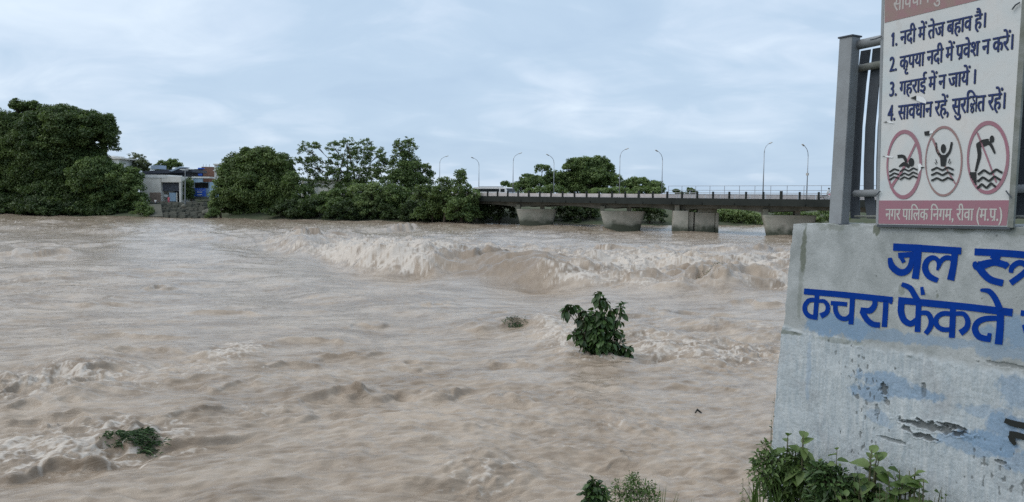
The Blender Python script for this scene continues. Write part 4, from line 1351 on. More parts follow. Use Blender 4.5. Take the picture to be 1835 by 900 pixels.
# hand painted words, traced letter by letter
words = {
    'ja': [([(735, 176), (905, 184)], 44), ([(886, 190), (880, 270), (866, 366)], [40, 40, 42]), ([(765, 226), (868, 220)], 32), ([(776, 226), (800, 268)], 24),
           ([(715, 240), (728, 290), (772, 326), (812, 322), (838, 290), (848, 245), (858, 222)], [22, 40, 42, 38, 34, 30, 26])],
    'la': [([(905, 184), (1142, 200)], 42), ([(1104, 205), (1095, 290), (1078, 374)], [40, 40, 44]), ([(1002, 376), (950, 350), (926, 305), (936, 262), (966, 240), (995, 248), (1008, 275), (998, 315)], [30, 38, 38, 34, 30, 26, 26, 14]),
           ([(1006, 300), (1020, 262), (1050, 240), (1090, 246)], [18, 28, 30, 28])],
    'sa': [([(1221, 205), (1380, 212), (1560, 226)], [42, 42, 42]), ([(1352, 222), (1335, 252)], [48, 52]), ([(1222, 262), (1240, 290), (1330, 268), (1395, 280), (1418, 296)], [14, 58, 40, 40, 36]), ([(1395, 300), (1422, 270)], 26),
           ([(1240, 285), (1275, 335), (1320, 372), (1392, 392)], [44, 44, 42, 40]), ([(1360, 222), (1345, 275)], 40)],
    'tra': [([(1438, 330), (1446, 296), (1485, 270), (1522, 280), (1535, 310), (1500, 345), (1436, 392)], [26, 32, 34, 34, 36, 36, 36])],
    'ka': [([(202, 441), (380, 456)], 36), ([(280, 452), (275, 530), (268, 610)], 28), ([(272, 492), (232, 496), (208, 528), (212, 566), (238, 590), (272, 592)], [26, 28, 28, 28, 28, 22]),
           ([(288, 500), (322, 500), (344, 528), (338, 566), (302, 588)], [20, 24, 26, 28, 34])],
    'cha': [([(380, 456), (505, 468)], 36), ([(492, 470), (488, 550), (482, 638)], 30), ([(362, 510), (460, 518)], 26), ([(390, 515), (392, 560), (415, 596), (455, 604), (480, 580)], [28, 28, 28, 28, 20])],
    'ra': [([(505, 468), (732, 493)], [36, 38]), ([(622, 485), (625, 520), (596, 556), (540, 548)], [28, 32, 38, 24]), ([(548, 556), (575, 605), (612, 636), (656, 642)], [34, 34, 34, 32])],
    'aa_sign': [([(692, 488), (688, 570), (682, 654)], 32), ([(728, 488), (720, 516)], 14)],
    'pha': [([(765, 494), (910, 508)], 40), ([(888, 505), (884, 600), (880, 684)], [34, 34, 34]), ([(786, 500), (782, 560), (800, 612), (838, 634), (868, 616), (886, 590)], [38, 40, 38, 36, 32, 20]),
            ([(898, 570), (940, 572), (962, 610), (956, 655), (928, 694)], [26, 30, 32, 32, 28]),
            ([(786, 398), (835, 420), (862, 462), (886, 500)], [26, 34, 34, 34]), ([(906, 414), (914, 462)], [18, 26])],
    'kka': [([(910, 508), (1175, 534)], 42), ([(1092, 530), (1090, 620), (1085, 718)], 36), ([(1088, 576), (1030, 574), (994, 602), (996, 644), (1032, 668), (1084, 668)], [28, 30, 30, 30, 30, 26]),
            ([(1106, 574), (1156, 576), (1180, 612), (1174, 658), (1136, 690)], [26, 28, 32, 34, 40])],
    'te': [([(1175, 534), (1448, 568)], [42, 46]), ([(1376, 560), (1374, 650), (1364, 758)], [42, 44, 46]), ([(1372, 602), (1290, 604), (1240, 626), (1224, 668), (1250, 712), (1318, 728)], [30, 34, 36, 38, 38, 34]), ([(1306, 724), (1312, 690)], [28, 24]),
           ([(1256, 434), (1308, 440), (1346, 486), (1376, 556)], [16, 32, 36, 40])],
    'na_edge': [([(1497, 570), (1560, 576)], [34, 36]), ([(1516, 640), (1530, 690)], 26)],
}
for wn, st in words.items():
    strokes_mesh('painted_letter', st, f7, M_bluepaint, wall)
f8 = wall_paint(1330, 640, 3.461, .026)
strokes_mesh('painted_black_letter', [([(1628, 392), (1680, 412), (1760, 428)], [30, 38, 40]), ([(1655, 478), (1700, 484), (1760, 500)], [40, 40, 34]), ([(1668, 486), (1676, 515), (1694, 545)], [44, 36, 18])], f8, M_blackpaint, wall)

# ================================================================== RAILING ON THE WALL
M_steel = pbr('painted_grey_blue_steel', (0.30, 0.32, 0.335), .55, var=.25, scale=3, col2=(0.23, 0.24, 0.25), bump=.15)
M_steel_d = pbr('dark_grey_blue_steel', (0.075, 0.088, 0.105), .6, var=.3, scale=3)
M_steel_g = pbr('mossy_grey_steel', (0.24, 0.25, 0.24), .6, scale=6, col2=(0.14, 0.15, 0.12), bump=.3)
RO = -0.20      # the railing stands behind the painted face


def rp(px, py, off=RO):
    return plane_hit(px, py, WO + WN * off, WN)


rail = empty('steel_railing', rp(1505, 402), 'grey steel railing with a square capped end post standing on top of the concrete wall', 'railing')
# post: square tube, seen on its end face and its front face
pb = rp(1503, 405, RO + .05); pt = rp(1523, 68, RO + .05)
wpost = 0.075
ax_ = (WUh, WN, ZV)
m = MB()
ct = (pb + pt) / 2
leanv = (pt - pb)
for a, b_ in ((pb, pt),):
    V = []
    for p in (a, b_):
        for sx, sy in ((-1, -1), (1, -1), (1, 1), (-1, 1)):
            V.append(p + WUh * (sx * wpost) + WN * (sy * .062))
    m.add(V, [(0, 1, 2, 3), (4, 5, 6, 7), (0, 1, 5, 4), (1, 2, 6, 5), (2, 3, 7, 6), (3, 0, 4, 7)])
m.build('end_post', M_steel, rail, bevel=.004)
m = MB(); m.box(pt + ZV * .006, (wpost + .012, .074, .008), ax_); m.build('post_cap', M_steel_d, rail, bevel=.003)
m = MB(); m.box(pb + ZV * .012, (wpost + .05, .1, .012), ax_); m.build('base_plate', M_steel_d, rail)
for (y0, r_, nm, off) in ((82, .048, 'top_rail', RO), (124, .036, 'middle_rail', RO - .05), (347, .036, 'lower_rail', RO - .05), (388, .012, 'bottom_bar', RO - .02)):
    x0 = 1532
    x1 = 1990
    y1 = y0 + (y0 - 387) / (x0 - 122.0) * (x1 - x0)
    m = MB(); m.tube([rp(x0, y0, off), rp(x1, y1, off)], r_, 18); m.build(nm, M_steel_g if 'm' in nm else M_steel, rail, smooth=True)
bars = [[(1531, 94), (1524, 160), (1518, 228), (1515, 300), (1513, 350), (1514, 392)], [(1551, 90), (1543, 150), (1536, 228), (1533.5, 290), (1531, 340), (1532, 392)], [(1572.5, 86), (1566, 150), (1559, 228), (1556.5, 290), (1556, 345), (1562, 392)]]
for k in range(3, 17):
    bars.append([(x + (k - 2) * 22.5, y) for x, y in bars[2]])
for k, bpts in enumerate(bars):
    V = []
    pp = [rp(x, y, RO - .1) for x, y in bpts]
    hw = 0.054 if k else .042
    m = MB()
    for i, p in enumerate(pp):
        V += [p - WUh * hw, p + WUh * hw, p + WUh * hw - WN * .012, p - WUh * hw - WN * .012]
    Fq = []
    for i in range(len(pp) - 1):
        a = 4 * i; b_ = a + 4
        for j in range(4):
            Fq.append((a + j, a + (j + 1) % 4, b_ + (j + 1) % 4, b_ + j))
    Fq += [(0, 1, 2, 3), (4 * len(pp) - 4, 4 * len(pp) - 3, 4 * len(pp) - 2, 4 * len(pp) - 1)]
    m.add(V, Fq)
    m.build('vertical_flat_bar', M_steel_d, rail)

# ================================================================== WARNING SIGN
SO = 0.03


def sp_(px, py, lift=0.0):
    p0 = WO + WN * SO
    return plane_hit(px, py, p0, WN) + WN * lift


sign = empty('warning_board', sp_(1690, 406), 'faded white and pink safety notice board with blue Hindi lines and three swimming bans', 'sign board')
mvin = bpy.data.materials.new('faded_vinyl'); mvin.use_nodes = True
t = mvin.node_tree; b = t.nodes['Principled BSDF']; g = N(t, 'ShaderNodeTexCoord').outputs['Object']
c = mix_n(t, ramp_n(t, noise_n(t, g, 1.6, 6, .6, .5), [(.35, 0), (.65, 1)]), (0.64, 0.62, 0.60), (0.55, 0.59, 0.60))
c = mix_n(t, math_n(t, 'MULTIPLY', ramp_n(t, noise_n(t, g, 9, 5, .65, 1.0), [(.55, 0), (.75, 1)]), .25), c, (0.42, 0.36, 0.32))
L(t, c, b.inputs['Base Color']); b.inputs['Roughness'].default_value = .5
bn = N(t, 'ShaderNodeBump'); bn.inputs['Strength'].default_value = .25; bn.inputs['Distance'].default_value = .02
L(t, noise_n(t, g, 3, 3, .5), bn.inputs['Height']); L(t, bn.outputs[0], b.inputs['Normal'])
M_pinkb = pbr('faded_red_vinyl', (0.34, 0.145, 0.19), .55, scale=5, col2=(0.31, 0.165, 0.195))
M_pinkh = pbr('sun_bleached_red_vinyl', (0.33, 0.16, 0.19), .55, scale=3.5, col2=(0.27, 0.215, 0.17))
M_palel = pbr('cream_letter_vinyl', (0.50, 0.49, 0.46), .6)
M_pinkl = pbr('bleached_cream_letter_vinyl', (0.46, 0.42, 0.40), .6)
M_navy = pbr('navy_letter_vinyl', (0.008, 0.025, 0.12), .6)
M_blk = pbr('black_vinyl', (0.01, 0.012, 0.012), .5)
quad = [(1574, 403), (1806, 407), (1838, -70), (1587, -70)]
m = MB(); m.prism([sp_(x, y) for x, y in quad], WN * -.012); board = m.build('board_face', mvin, sign)


def bar3(name, p, q, mat, w=.018, dpt=.03, off=0.004):
    a = sp_(*p); c_ = sp_(*q); e = (c_ - a).normalized(); s_ = e.cross(WN)
    m = MB(); m.box((a + c_) / 2 - WN * (dpt / 2 - off), ((c_ - a).length / 2, w, dpt / 2), (e, s_, WN)); return m.build(name, mat, sign)


bar3('frame_side', (1572, 404), (1584.5, -75), M_steel, .013)
bar3('frame_side', (1810.5, 408), (1842, -75), M_steel_g, .022)
bar3('frame_bottom', (1572, 404.5), (1810, 409), M_steel_d, .012)
bar3('frame_top', (1585, -72), (1842, -75), M_steel, .015)
m = MB(); m.prism([sp_(x, y, .003) for x, y in [(1575, 359.5), (1809, 359), (1804, 404.5), (1574.5, 401)]], WN * -.0025); m.build('bottom_band', M_pinkb, board)
m = MB(); m.prism([sp_(x, y, .003) for x, y in [(1585.5, 41), (1755, 0), (1836, -20), (1838, -68), (1587, -68)]], WN * -.0025); m.build('top_band', M_pinkh, board)

